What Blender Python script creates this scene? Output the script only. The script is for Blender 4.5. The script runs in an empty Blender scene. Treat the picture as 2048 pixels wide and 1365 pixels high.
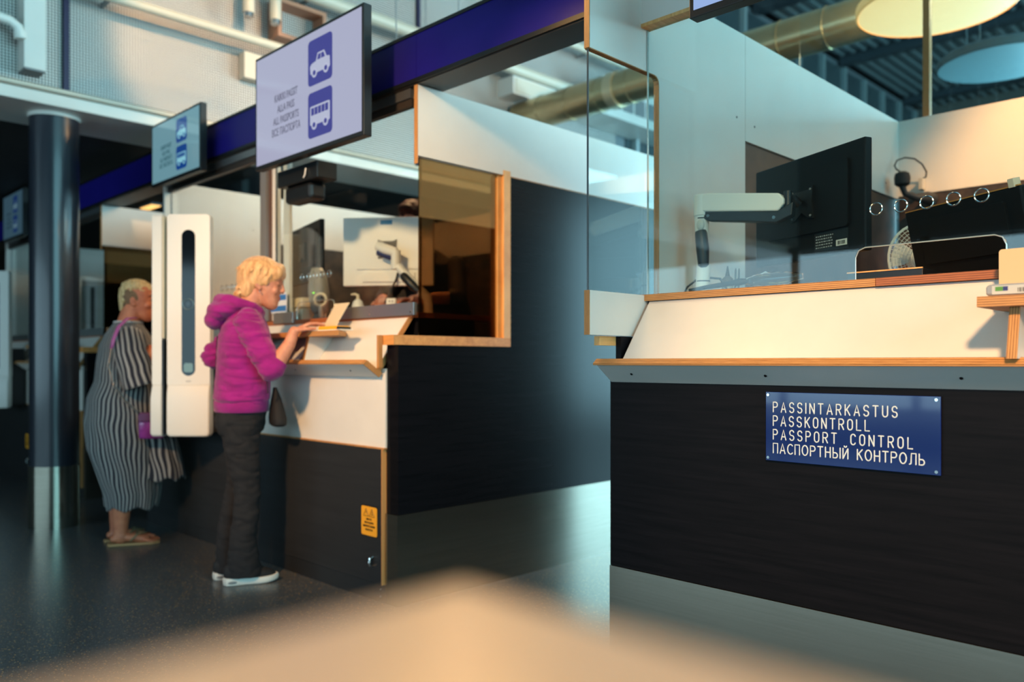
import bpy, bmesh, math, random
from mathutils import Vector, Matrix, Euler
random.seed(7)
sc = bpy.context.scene
COL = sc.collection
PI = math.pi

# ------------------------------------------------------------------ camera, world, lights, exposure
cd = bpy.data.cameras.new('camera'); cam = bpy.data.objects.new('camera', cd); COL.objects.link(cam)
cam.location = (0, 0, 1.12); cam.rotation_euler = (PI / 2, 0, math.radians(44.8427))
cd.sensor_width = 36; cd.lens = 36 * 1635 / 2048; cd.shift_y = 42.5 / 2048
cd.clip_start = 0.02; cd.clip_end = 100
cd.dof.use_dof = True; cd.dof.focus_distance = 2.45; cd.dof.aperture_fstop = 1.75
sc.camera = cam
sc.view_settings.view_transform = 'Standard'; sc.view_settings.look = 'None'
sc.view_settings.gamma = 1; sc.view_settings.use_curve_mapping = False
sc.view_settings.exposure = 0.0
wd = bpy.data.worlds.new('world'); sc.world = wd; wd.use_nodes = True
bg = wd.node_tree.nodes['Background']; bg.inputs[0].default_value = (.42, .50, .58, 1); bg.inputs[1].default_value = .35

def light(name, typ, loc, target, power, color, **k):
    d = bpy.data.lights.new(name, typ); d.energy = power; d.color = color
    for a, v in k.items(): setattr(d, a, v)
    o = bpy.data.objects.new(name, d); COL.objects.link(o); o.location = loc
    o.rotation_euler = (Vector(target) - Vector(loc)).to_track_quat('-Z', 'Y').to_euler()
    return o
COOL = (.66, .90, 1.0); WARM = (1.0, .58, .27)
# daylight entering through the glazed hall fronts (window frames stand just in front of all but the ceiling fill)
light('daylight_front', 'AREA', (-2.0, -7.4, 1.62), (-2.0, 0, 1.62), 450, (.54, .85, 1.0), shape='RECTANGLE', size=15, size_y=2.35)
light('daylight_rear', 'AREA', (3.4, 10.6, 2.05), (3.4, 0, 2.05), 1800, (.42, .83, 1.0), shape='RECTANGLE', size=11, size_y=3.4)
light('daylight_right', 'AREA', (8.6, 1.5, 3.3), (0, 1.5, 3.0), 1000, (.33, .79, .93), shape='RECTANGLE', size=9, size_y=5.0)
light('ceiling_fill_light', 'AREA', (8.6, 12.5, 4.4), (-3, 12.5, 6.4), 700, (.55, .86, .96), shape='RECTANGLE', size=7, size_y=2.6)  # added without a window: cool fill aimed up to brighten the roof sheets
# warm ceiling spotlights of the hall (their housings are built further down)
SPOTS = [((1.1, -1.9, 3.7), (-0.2, 2.35, 1.10), 1550, 36, .7),
         ((-1.3, -1.9, 3.6), (-3.75, 2.4, 1.40), 1300, 34, .7),
         ((-1.2, 2.1, 4.6), (-5.9, 2.70, 3.42), 900, 18, .6),
         ((-1.8, 4.3, 5.4), (-5.9, 4.9, 3.05), 300, 24, .8),
         ((0.9, 1.6, 5.3), (0.1, 0.0, 1.05), 800, 26, .6)]
for i, (p, t, e, a, b) in enumerate(SPOTS):
    light('warm_spot', 'SPOT', p, t, e, WARM, spot_size=math.radians(a), spot_blend=b, shadow_soft_size=.22 if i != 2 else .06)
sc.cycles.max_bounces = 8; sc.cycles.transparent_max_bounces = 16
sc.cycles.sample_clamp_indirect = 4.0; sc.cycles.caustics_reflective = False; sc.cycles.caustics_refractive = False

# ------------------------------------------------------------------ helpers
def lin(c):
    return tuple(((v / 255) / 12.92 if v / 255 <= .04045 else ((v / 255 + .055) / 1.055) ** 2.4) for v in c)

OFF = {}
def reg(o, label=None, cat=None, group=None, kind=None):
    if label: o['label'] = label
    if cat: o['category'] = cat
    if group: o['group'] = group
    if kind: o['kind'] = kind
    return o
def thing(name, label, cat, loc=(0, 0, 0), rz=0, group=None, local=False, kind=None):
    o = bpy.data.objects.new(name, None); COL.objects.link(o); o.empty_display_size = .1
    o.location = loc; o.rotation_euler = (0, 0, rz)
    reg(o, label, cat, group, kind)
    OFF[o.name] = Vector((0, 0, 0)) if local else Vector(loc)
    return o

class MB:
    def __init__(s): s.bm = bmesh.new()
    def box(s, x0, x1, y0, y1, z0, z1, M=None):
        vs = [s.bm.verts.new((x, y, z)) for x in (x0, x1) for y in (y0, y1) for z in (z0, z1)]
        if M is not None:
            for v in vs: v.co = M @ v.co
        for f in ((0, 1, 3, 2), (4, 6, 7, 5), (0, 4, 5, 1), (2, 3, 7, 6), (0, 2, 6, 4), (1, 5, 7, 3)):
            s.bm.faces.new([vs[i] for i in f])
        return s
    def prism(s, poly, axis, lo, hi):
        """poly in the two remaining axes (order x,y,z without axis), extruded along axis lo..hi"""
        def mk(a, b, t):
            return {'x': (t, a, b), 'y': (a, t, b), 'z': (a, b, t)}[axis]
        A = [s.bm.verts.new(mk(a, b, lo)) for a, b in poly]; B = [s.bm.verts.new(mk(a, b, hi)) for a, b in poly]
        n = len(poly); fs = [s.bm.faces.new(A), s.bm.faces.new(B[::-1])]
        for i in range(n):
            fs.append(s.bm.faces.new((A[i], B[i], B[(i + 1) % n], A[(i + 1) % n])))
        [f.normal_update() for f in fs[:2]]; bmesh.ops.triangulate(s.bm, faces=fs[:2])
        return s
    def rings(s, R, cap=True):
        V = [[s.bm.verts.new(p) for p in r] for r in R]; n = len(R[0])
        for a, b in zip(V, V[1:]):
            for i in range(n): s.bm.faces.new((a[i], a[(i + 1) % n], b[(i + 1) % n], b[i]))
        if cap:
            s.bm.faces.new(V[0][::-1]); s.bm.faces.new(V[-1])
        return V
    def tube(s, pts, n=10, flat=1.0, up=None, round_ends=False, cap=True):
        """pts: (x,y,z,r); flat scales the second axis of the section"""
        P = [Vector(p[:3]) for p in pts]; rad = [p[3] for p in pts]
        if round_ends:
            d0 = (P[0] - P[1]).normalized(); d1 = (P[-1] - P[-2]).normalized()
            P = [P[0] + d0 * rad[0] * .8, P[0] + d0 * rad[0] * .5] + P + [P[-1] + d1 * rad[-1] * .5, P[-1] + d1 * rad[-1] * .8]
            rad = [rad[0] * .45, rad[0] * .84] + rad + [rad[-1] * .84, rad[-1] * .45]
        R = []; nrm = Vector(up) if up is not None else None
        for i, p in enumerate(P):
            t = (P[min(i + 1, len(P) - 1)] - P[max(i - 1, 0)]).normalized()
            if nrm is None:
                nrm = t.orthogonal()
            nrm = (nrm - t * nrm.dot(t))
            if nrm.length < 1e-6: nrm = t.orthogonal()
            nrm.normalize(); b = t.cross(nrm)
            R.append([p + (nrm * math.cos(2 * PI * k / n) * flat + b * math.sin(2 * PI * k / n)) * rad[i] for k in range(n)])
        s.rings(R, cap); return s
    def cyl(s, p0, p1, r, r1=None, n=20): return s.tube([(*p0, r), (*p1, r if r1 is None else r1)], n)
    def loft(s, rows, n=28, e=2.3):
        """rows (z, cx, cy, hx, hy)"""
        R = []
        for z, cx, cy, hx, hy in rows:
            r = []
            for k in range(n):
                a = 2 * PI * k / n; c, q = math.cos(a), math.sin(a)
                r.append((cx + hx * math.copysign(abs(c) ** (2 / e), c), cy + hy * math.copysign(abs(q) ** (2 / e), q), z))
            R.append(r)
        s.rings(R); return s
    def ell(s, c, r, rot=(0, 0, 0), sub=3):
        M = Matrix.Translation(c) @ Euler(rot).to_matrix().to_4x4() @ Matrix.Diagonal((r[0], r[1], r[2], 1))
        bmesh.ops.create_icosphere(s.bm, subdivisions=sub, radius=1, matrix=M); return s
    def torus(s, c, ax, R, r, n=28, m=8):
        ax = Vector(ax).normalized(); u = ax.orthogonal().normalized(); w = ax.cross(u); c = Vector(c)
        V = []
        for i in range(n):
            a = 2 * PI * i / n; d = u * math.cos(a) + w * math.sin(a)
            V.append([s.bm.verts.new(c + d * (R + r * math.cos(2 * PI * k / m)) + ax * r * math.sin(2 * PI * k / m)) for k in range(m)])
        for i in range(n):
            for k in range(m):
                s.bm.faces.new((V[i][k], V[(i + 1) % n][k], V[(i + 1) % n][(k + 1) % m], V[i][(k + 1) % m]))
        return s
    def xf(s, M):
        bmesh.ops.transform(s.bm, matrix=M, verts=s.bm.verts); return s

def obj(name, mb, mat, parent=None, smooth=False, bev=0, segs=2, label=None, kind=None, cat=None, group=None):
    me = bpy.data.meshes.new(name)
    if isinstance(mb, MB):
        bmesh.ops.recalc_face_normals(mb.bm, faces=mb.bm.faces)
        off = Vector((0, 0, 0)); p = parent
        if parent is not None: off = OFF.get(parent.name, Vector((0, 0, 0)))
        if off.length: bmesh.ops.translate(mb.bm, vec=-off, verts=mb.bm.verts)
        mb.bm.to_mesh(me); mb.bm.free()
    else:
        me = mb; off = OFF.get(parent.name, Vector((0, 0, 0))) if parent is not None else Vector((0, 0, 0))
        if off.length: me.transform(Matrix.Translation(-off))
    o = bpy.data.objects.new(name, me); COL.objects.link(o)
    for m in (mat if isinstance(mat, (list, tuple)) else [mat]):
        if m: me.materials.append(m)
    if smooth:
        for f in me.polygons: f.use_smooth = True
        if smooth != 'all':
            try: me.set_sharp_from_angle(angle=math.radians(40))
            except Exception: pass
    if bev:
        b = o.modifiers.new('bevel', 'BEVEL'); b.width = bev; b.segments = segs; b.limit_method = 'ANGLE'; b.angle_limit = math.radians(35)
    if parent is not None:
        o.parent = parent; OFF[o.name] = off
    reg(o, label, cat, group, kind)
    return o

def remesh(mb, voxel, smooth=4):
    """fuse overlapping closed volumes into one continuous skin"""
    me = bpy.data.meshes.new('tmp'); mb.bm.to_mesh(me); mb.bm.free()
    o = bpy.data.objects.new('tmp', me); COL.objects.link(o)
    r = o.modifiers.new('r', 'REMESH'); r.mode = 'VOXEL'; r.voxel_size = voxel
    if smooth:
        q = o.modifiers.new('s', 'SMOOTH'); q.factor = .5; q.iterations = smooth
    dg = bpy.context.evaluated_depsgraph_get(); dg.update()
    out = bpy.data.meshes.new_from_object(o.evaluated_get(dg))
    bpy.data.objects.remove(o); bpy.data.meshes.remove(me)
    return out

def wrinkle(me, amp, sx, sy, sz, seed=0.0, keep=None):
    """push a cloth skin in and out along its normals so that it carries folds"""
    from mathutils import noise
    ns = [v.normal.copy() for v in me.vertices]
    for v, n in zip(me.vertices, ns):
        c = v.co; k = 1.0 if keep is None else keep(c)
        if k <= 0: continue
        f = noise.noise(Vector((c.x * sx + seed, c.y * sy, c.z * sz))) + .45 * noise.noise(Vector((c.x * sx * 2.1, c.y * sy * 2.1 + seed, c.z * sz * 2.3 + c.x * 9)))
        v.co = c + n * (amp * k * (abs(f) * 2 - .55))
    me.update(); return me

def rrect(x0, x1, z0, z1, r, n=6, corners=(1, 1, 1, 1)):
    """rounded rectangle outline, corners bl br tr tl"""
    P = []
    for (cx, cz, a0), on in zip(((x0 + r, z0 + r, PI), (x1 - r, z0 + r, 1.5 * PI), (x1 - r, z1 - r, 0), (x0 + r, z1 - r, .5 * PI)), corners):
        if on:
            P += [(cx + r * math.cos(a0 + .5 * PI * k / n), cz + r * math.sin(a0 + .5 * PI * k / n)) for k in range(n + 1)]
        else:
            P.append((x0 if cx < (x0 + x1) / 2 else x1, z0 if cz < (z0 + z1) / 2 else z1))
    return P

# ------------------------------------------------------------------ materials (all procedural)
MC = {}
def mat(name, rgb, rough=.5, metal=0, grain=None, gcol=None, bump=0, spec=.5, coat=0, coat_r=.1, emit=0, ecol=None, gthr=(.35, .65), sheen=0, aniso=0):
    if name in MC: return MC[name]
    m = bpy.data.materials.new(name); m.use_nodes = True; nt = m.node_tree; N = nt.nodes; L = nt.links
    b = N['Principled BSDF']; c = (*lin(rgb), 1)
    b.inputs['Base Color'].default_value = c; b.inputs['Roughness'].default_value = rough; b.inputs['Metallic'].default_value = metal
    b.inputs['Specular IOR Level'].default_value = spec; b.inputs['Coat Weight'].default_value = coat; b.inputs['Coat Roughness'].default_value = coat_r
    if sheen: b.inputs['Sheen Weight'].default_value = sheen
    if aniso: b.inputs['Anisotropic'].default_value = aniso
    if emit:
        b.inputs['Emission Color'].default_value = (*lin(ecol or rgb), 1); b.inputs['Emission Strength'].default_value = emit
    if grain:
        tc = N.new('ShaderNodeTexCoord'); mp = N.new('ShaderNodeMapping'); mp.inputs['Scale'].default_value = grain
        nz = N.new('ShaderNodeTexNoise'); nz.inputs['Scale'].default_value = 1; nz.inputs['Detail'].default_value = 5; nz.inputs['Roughness'].default_value = .6
        L.new(tc.outputs['Object'], mp.inputs[0]); L.new(mp.outputs[0], nz.inputs['Vector'])
        rp = N.new('ShaderNodeValToRGB'); rp.color_ramp.elements[0].position = gthr[0]; rp.color_ramp.elements[1].position = gthr[1]
        rp.color_ramp.elements[0].color = c; rp.color_ramp.elements[1].color = (*lin(gcol or rgb), 1)
        L.new(nz.outputs[0], rp.inputs[0]); L.new(rp.outputs[0], b.inputs['Base Color'])
        if bump:
            bp = N.new('ShaderNodeBump'); bp.inputs['Strength'].default_value = bump; bp.inputs['Distance'].default_value = .01
            L.new(nz.outputs[0], bp.inputs['Height']); L.new(bp.outputs[0], b.inputs['Normal'])
    MC[name] = m
    return m

def ply(name, axis, period=.0028, c0=(214, 155, 92), c1=(128, 78, 40)):
    """plywood edge: thin plies stacked along one axis"""
    if name in MC: return MC[name]
    m = mat(name, c0, .55); nt = m.node_tree; N = nt.nodes; L = nt.links
    tc = N.new('ShaderNodeTexCoord'); sp = N.new('ShaderNodeSeparateXYZ'); L.new(tc.outputs['Object'], sp.inputs[0])
    mp = N.new('ShaderNodeMapping'); mp.inputs['Scale'].default_value = (26, 26, 26)
    mp.inputs['Scale'].default_value['XYZ'.index(axis)] = 300
    nz = N.new('ShaderNodeTexNoise'); nz.inputs['Scale'].default_value = 1; nz.inputs['Detail'].default_value = 4
    L.new(tc.outputs['Object'], mp.inputs[0]); L.new(mp.outputs[0], nz.inputs['Vector'])
    mu = N.new('ShaderNodeMath'); mu.operation = 'MULTIPLY'; mu.inputs[1].default_value = PI / period; L.new(sp.outputs[axis], mu.inputs[0])
    ad = N.new('ShaderNodeMath'); ad.operation = 'MULTIPLY_ADD'; ad.inputs[1].default_value = 1.6; L.new(nz.outputs[0], ad.inputs[0]); L.new(mu.outputs[0], ad.inputs[2])
    sn = N.new('ShaderNodeMath'); sn.operation = 'SINE'; L.new(ad.outputs[0], sn.inputs[0])
    m2 = N.new('ShaderNodeMath'); m2.operation = 'MULTIPLY_ADD'; m2.inputs[1].default_value = .32; m2.inputs[2].default_value = .12; L.new(sn.outputs[0], m2.inputs[0])
    m3 = N.new('ShaderNodeMath'); m3.operation = 'MULTIPLY_ADD'; m3.inputs[1].default_value = .55; L.new(nz.outputs[0], m3.inputs[0]); L.new(m2.outputs[0], m3.inputs[2])
    rp = N.new('ShaderNodeValToRGB'); rp.color_ramp.elements[0].position = .2; rp.color_ramp.elements[1].position = .85
    rp.color_ramp.elements[0].color = (*lin(c0), 1); rp.color_ramp.elements[1].color = (*lin(c1), 1)
    L.new(m3.outputs[0], rp.inputs[0]); L.new(rp.outputs[0], N['Principled BSDF'].inputs['Base Color'])
    return m

def glass(name, tint=(.93, .97, .97), refl=1.0, gcol=(1, 1, 1), ior=1.5, extra=0.0):
    if name in MC: return MC[name]
    m = bpy.data.materials.new(name); m.use_nodes = True; nt = m.node_tree; N = nt.nodes; L = nt.links
    N.remove(N['Principled BSDF']); out = N['Material Output']
    tr = N.new('ShaderNodeBsdfTransparent'); tr.inputs[0].default_value = (*tint, 1)
    gl = N.new('ShaderNodeBsdfGlossy'); gl.inputs[0].default_value = (*gcol, 1); gl.inputs[1].default_value = .004
    ge = N.new('ShaderNodeNewGeometry'); dt = N.new('ShaderNodeVectorMath'); dt.operation = 'DOT_PRODUCT'
    L.new(ge.outputs['Normal'], dt.inputs[0]); L.new(ge.outputs['Incoming'], dt.inputs[1])
    ab = N.new('ShaderNodeMath'); ab.operation = 'ABSOLUTE'; L.new(dt.outputs['Value'], ab.inputs[0])
    om = N.new('ShaderNodeMath'); om.operation = 'SUBTRACT'; om.inputs[0].default_value = 1; L.new(ab.outputs[0], om.inputs[1])
    pw = N.new('ShaderNodeMath'); pw.operation = 'POWER'; pw.inputs[1].default_value = 5; L.new(om.outputs[0], pw.inputs[0])
    r0 = ((ior - 1) / (ior + 1)) ** 2
    mu = N.new('ShaderNodeMath'); mu.operation = 'MULTIPLY_ADD'; mu.inputs[1].default_value = (1 - r0) * refl; mu.inputs[2].default_value = r0 * refl + extra; mu.use_clamp = True
    L.new(pw.outputs[0], mu.inputs[0])
    mx = N.new('ShaderNodeMixShader'); L.new(mu.outputs[0], mx.inputs[0])
    L.new(tr.outputs[0], mx.inputs[1]); L.new(gl.outputs[0], mx.inputs[2]); L.new(mx.outputs[0], out.inputs[0])
    MC[name] = m; return m

def perforated():
    m = mat('perforated_steel', (196, 198, 200), .45, .15); nt = m.node_tree; N = nt.nodes; L = nt.links
    tc = N.new('ShaderNodeTexCoord'); sp = N.new('ShaderNodeSeparateXYZ'); L.new(tc.outputs['Object'], sp.inputs[0])
    cs = []
    for ax in 'YZ':
        mu = N.new('ShaderNodeMath'); mu.operation = 'MULTIPLY'; mu.inputs[1].default_value = PI / .019; L.new(sp.outputs[ax], mu.inputs[0])
        c = N.new('ShaderNodeMath'); c.operation = 'COSINE'; L.new(mu.outputs[0], c.inputs[0]); cs.append(c)
    pr = N.new('ShaderNodeMath'); pr.operation = 'MULTIPLY'; L.new(cs[0].outputs[0], pr.inputs[0]); L.new(cs[1].outputs[0], pr.inputs[1])
    ab = N.new('ShaderNodeMath'); ab.operation = 'ABSOLUTE'; L.new(pr.outputs[0], ab.inputs[0])
    rp = N.new('ShaderNodeValToRGB'); rp.color_ramp.elements[0].position = .36; rp.color_ramp.elements[1].position = .50
    rp.color_ramp.elements[0].color = (*lin((214, 210, 204)), 1); rp.color_ramp.elements[1].color = (*lin((22, 23, 27)), 1)
    L.new(ab.outputs[0], rp.inputs[0]); L.new(rp.outputs[0], N['Principled BSDF'].inputs['Base Color'])
    return m

def terrazzo():
    m = mat('speckled_floor', (46, 52, 58), .28, spec=.5); nt = m.node_tree; N = nt.nodes; L = nt.links; b = N['Principled BSDF']
    tc = N.new('ShaderNodeTexCoord')
    def spots(scale, thr, col, prev):
        v = N.new('ShaderNodeTexVoronoi'); v.inputs['Scale'].default_value = scale; L.new(tc.outputs['Object'], v.inputs['Vector'])
        sx = N.new('ShaderNodeSeparateColor'); L.new(v.outputs['Color'], sx.inputs[0])
        lt = N.new('ShaderNodeMath'); lt.operation = 'LESS_THAN'; lt.inputs[1].default_value = thr; L.new(sx.outputs[0], lt.inputs[0])
        ld = N.new('ShaderNodeMath'); ld.operation = 'LESS_THAN'; ld.inputs[1].default_value = .42; L.new(v.outputs['Distance'], ld.inputs[0])
        a = N.new('ShaderNodeMath'); a.operation = 'MULTIPLY'; L.new(lt.outputs[0], a.inputs[0]); L.new(ld.outputs[0], a.inputs[1])
        mx = N.new('ShaderNodeMix'); mx.data_type = 'RGBA'; L.new(a.outputs[0], mx.inputs['Factor'])
        L.new(prev, mx.inputs[6]); mx.inputs[7].default_value = (*lin(col), 1); return mx.outputs[2]
    nz = N.new('ShaderNodeTexNoise'); nz.inputs['Scale'].default_value = 60; L.new(tc.outputs['Object'], nz.inputs['Vector'])
    rp = N.new('ShaderNodeValToRGB'); rp.color_ramp.elements[0].color = (*lin((66, 72, 78)), 1); rp.color_ramp.elements[1].color = (*lin((90, 96, 102)), 1)
    L.new(nz.outputs[0], rp.inputs[0])
    o = spots(190, .14, (46, 50, 55), rp.outputs[0]); o = spots(140, .12, (206, 164, 108), o); o = spots(230, .10, (150, 156, 160), o)
    L.new(o, b.inputs['Base Color']); return m

def striped():
    m = mat('striped_cloth', (30, 32, 46), .85, sheen=.2); nt = m.node_tree; N = nt.nodes; L = nt.links
    at = N.new('ShaderNodeAttribute'); at.attribute_name = 'stripe'
    fr = N.new('ShaderNodeMath'); fr.operation = 'FRACT'; L.new(at.outputs['Fac'], fr.inputs[0])
    rp = N.new('ShaderNodeValToRGB'); rp.color_ramp.elements[0].color = (*lin((26, 27, 40)), 1); rp.color_ramp.elements[0].position = .5
    rp.color_ramp.elements[1].color = (*lin((158, 154, 150)), 1); rp.color_ramp.elements[1].position = .6
    e = rp.color_ramp.elements.new(.94); e.color = (*lin((158, 154, 150)), 1); e = rp.color_ramp.elements.new(1.0); e.color = (*lin((26, 27, 40)), 1)
    L.new(fr.outputs[0], rp.inputs[0]); L.new(rp.outputs[0], N['Principled BSDF'].inputs['Base Color']); return m

WHITE = mat('white_laminate', (232, 228, 220), .42, grain=(3, 3, 3), gcol=(226, 222, 214), coat=.15, coat_r=.25)
BLACK = mat('black_stained_plywood', (15, 16, 19), .4, grain=(3, 3, 60), gcol=(23, 23, 27), bump=.04, spec=.07)
BLACKS = mat('black_satin_plywood', (14, 15, 18), .24, grain=(3, 3, 60), gcol=(20, 20, 24), bump=.02, spec=.16)
STONE = mat('dark_stone_panel', (34, 28, 25), .5, grain=(7, 7, 7), gcol=(82, 66, 54), bump=.05)
DKGREY = mat('dark_grey_panel', (38, 39, 41), .45, grain=(2, 2, 40), gcol=(43, 44, 46), spec=.3)
STEEL = mat('brushed_steel', (166, 160, 146), .17, .94, grain=(2, 2, 120), gcol=(157, 151, 137), bump=.004)
ALU = mat('aluminium', (170, 174, 178), .35, .9)
GREY = mat('grey_metal', (128, 130, 132), .45, .1)
DARK = mat('black_plastic', (16, 17, 19), .42)
DARKGL = mat('black_gloss', (8, 9, 12), .08)
CHROME = mat('chrome', (220, 220, 220), .12, 1)
PLYZ = ply('plywood_edge_horizontal', 'Z'); PLYX = ply('plywood_edge_vertical', 'X'); PLYY = ply('plywood_edge_side', 'Y')
REDPLY = ply('reddish_plywood_edge', 'Z', .003, (176, 104, 62), (112, 60, 36))
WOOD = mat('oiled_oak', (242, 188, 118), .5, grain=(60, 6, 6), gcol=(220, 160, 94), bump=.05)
WOODX = mat('oiled_oak_cap', (232, 162, 88), .5, grain=(4, 40, 40), gcol=(208, 138, 70), bump=.05)
GLASS = glass('clear_glass'); TGLASS = glass('green_tinted_glass', (.84, .935, .945)); BRONZE = glass('bronze_mirror_glass', (.66, .50, .32), .9, (1.0, .72, .36), 1.6, .40)
GEDGE = mat('glass_edge', (70, 78, 84), .25, spec=.8); GEDGEL = mat('polished_glass_edge', (205, 210, 205), .2, .6)
BLUE = mat('blue_enamel', (30, 24, 118), .35, grain=(1.5, 1.5, 3), gcol=(36, 29, 128), spec=.15)
WPLAST = mat('white_plastic', (236, 234, 226), .38); CREAM = mat('cream_plastic', (222, 208, 178), .45)
PERF = perforated(); FLOOR = terrazzo(); STRIPE = striped()
LIGHTBEIGE = mat('pale_paint', (214, 204, 186), .6); DKCEIL = mat('dark_ceiling', (26, 24, 23), .7, grain=(9, 9, 9), gcol=(34, 31, 29))
HALLGREY = mat('grey_paint', (120, 128, 134), .7)
SKIN = mat('skin', (214, 150, 120), .5, grain=(30, 30, 30), gcol=(198, 128, 100)); SKIN.node_tree.nodes['Principled BSDF'].inputs['Subsurface Weight'].default_value = .12
SKIN.node_tree.nodes['Principled BSDF'].inputs['Subsurface Radius'].default_value = (.02, .008, .004)
SKIN2 = mat('tanned_skin', (208, 128, 92), .5, grain=(30, 30, 30), gcol=(190, 108, 78))

# ------------------------------------------------------------------ the hall
def struct(name, mb, m, parent=None, **k):
    o = obj(name, mb, m, parent, **k)
    if parent is None: o['kind'] = 'structure'
    return o
struct('floor', MB().box(-18, 9.2, -7.8, 18, -.1, 0), FLOOR)
# overhead perforated bulkhead across the row of booths
XW = -5.9
wl = struct('wall_left', MB().box(XW - .35, XW - .05, -7.6, 18, 2.9, 6.3), HALLGREY)
ys = [-7.5, -4.4, -1.3, 1.755, 4.72, 7.7]
for a, b in zip(ys, ys[1:]):
    obj('perforated_panel', MB().box(XW - .05, XW - .02, a + .018, b - .018, 2.93, 6.2), PERF, wl, bev=.004)
for y in ys[1:-1]:
    obj('panel_joint', MB().box(XW - .05, XW + .005, y - .017, y + .017, 2.90, 6.2), mat('indigo_trim', (34, 28, 66), .4), wl)
tr = struct('trim_1', MB().box(XW - .62, XW, -7.6, 18, 2.80, 2.88), WHITE, bev=.006)
obj('ledge', MB().box(XW - .1, XW + .05, -7.6, 18, 2.88, 2.905), LIGHTBEIGE, tr, bev=.004)
# clerestory panels further along the same wall
w1 = struct('window_1', MB().box(XW - .05, XW - .03, 7.9, 17.8, 3.4, 6.2), mat('frosted_pane', (66, 84, 90), .35, grain=(1, 1, 1), gcol=(54, 70, 78)))
for i in range(12):
    obj('mullion', MB().box(XW - .03, XW + .05, 8.0 + i * .86, 8.06 + i * .86, 3.4, 6.2), mat('mullion_grey', (178, 190, 192), .5), w1)
for z in (3.9, 5.6):
    obj('window_rail', MB().box(XW - .03, XW + .03, 7.9, 17.8, z, z + .06), mat('mullion_grey', (150, 160, 164), .5), w1)
# low dark ceiling left of the bulkhead, and the end wall of that area
struct('ceiling_low', MB().box(-18, XW - .62, -7.6, 5.35, 2.82, 2.95), DKCEIL)
lw = struct('wall_far', MB().box(-18, -17.8, -7.6, 18, 0, 4), mat('dim_wall', (92, 80, 62), .7))
struct('wall_annex', MB().box(-17.8, XW - .4, 8.6, 8.8, 0, 4), mat('dim_wall', (92, 80, 62), .7))
# upper hall ceiling: corrugated sheets between dark beams
ce = struct('ceiling', MB().box(XW - .3, 9.2, -7.8, 18, 6.42, 6.5), mat('ceiling_deck', (44, 52, 60), .6))
CORR = mat('corrugated_sheet', (168, 180, 184), .35, .4)
def corr(x0, x1, y0, y1):
    mb = MB(); n = int((x1 - x0) / .045); prof = []
    for i in range(n + 1):
        x = x0 + i * (x1 - x0) / n; prof.append((x, 6.36 if i % 4 in (0, 1) else 6.30))
    A = [mb.bm.verts.new((x, y0, z)) for x, z in prof]; B = [mb.bm.verts.new((x, y1, z)) for x, z in prof]
    for i in range(n): mb.bm.faces.new((A[i], A[i + 1], B[i + 1], B[i]))
    return mb
for y in range(-7, 18, 3):
    obj('ceiling_sheet', corr(XW, 9, y + .25, y + 2.75), CORR, ce)
    obj('ceiling_beam', MB().box(XW, 9, y - .1, y + .1, 6.22, 6.42), mat('beam_paint', (74, 84, 92), .6), ce)
# glazed hall fronts behind and beside the visitor: frames that stand before the daylight
def glazing(name, axis, pos, a0, a1, z0, z1, n, rails):
    fr = mat('window_frame', (70, 74, 78), .5); mb = MB()
    def bx(a, b, z, w):
        if axis == 'y': mb.box(a, b, pos, pos + .08, z, w)
        else: mb.box(pos, pos + .08, a, b, z, w)
    for i in range(n + 1):
        a = a0 + (a1 - a0) * i / n; bx(a - .05, a + .05, z0, z1)
    for z in rails: bx(a0, a1, z - .04, z + .04)
    struct(name, mb, fr)
glazing('window_2', 'y', -7.2, -9.6, 5.6, .45, 2.85, 8, (.45, 2.85))
struct('wall_sill', MB().box(-9.6, 5.6, -7.2, -7.0, 0, .42), mat('plain_wall', (130, 124, 116), .7))
glazing('window_3', 'y', 10.3, -2.2, 9.0, .3, 3.8, 6, (.3, 3.8))
glazing('window_4', 'x', 8.65, -3.2, 6.2, .8, 5.2, 6, (.8, 3, 5.2))
struct('wall_front', MB().box(-18, 9.2, -7.8, -7.6, 0, 6.4), mat('dark_wall', (58, 58, 60), .7))
struct('wall_back', MB().box(-18, 9.2, 17.8, 18, 0, 6.4), mat('plain_wall', (130, 124, 116), .7))
struct('wall_right', MB().box(9.0, 9.2, -7.8, 18, 0, 6.4), mat('plain_wall', (130, 124, 116), .7))

# round steel pillar
t = thing('steel_pillar', 'round dark blue pillar with a stainless sleeve at its foot', 'pillar', (-6.17, 1.76, 0), kind='thing')
obj('shaft', MB().cyl((-6.17, 1.76, .42), (-6.17, 1.76, 2.80), .152, n=40), mat('dark_blue_paint', (38, 41, 50), .3, grain=(2, 2, 2), gcol=(42, 46, 56), coat=.3), t, smooth=True)
obj('base_sleeve', MB().cyl((-6.17, 1.76, 0), (-6.17, 1.76, .42), .157, n=40), STEEL, t, smooth=True)
obj('top_collar', MB().cyl((-6.17, 1.76, 2.775), (-6.17, 1.76, 2.80), .160, n=40), WHITE, t, smooth=True)

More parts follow.
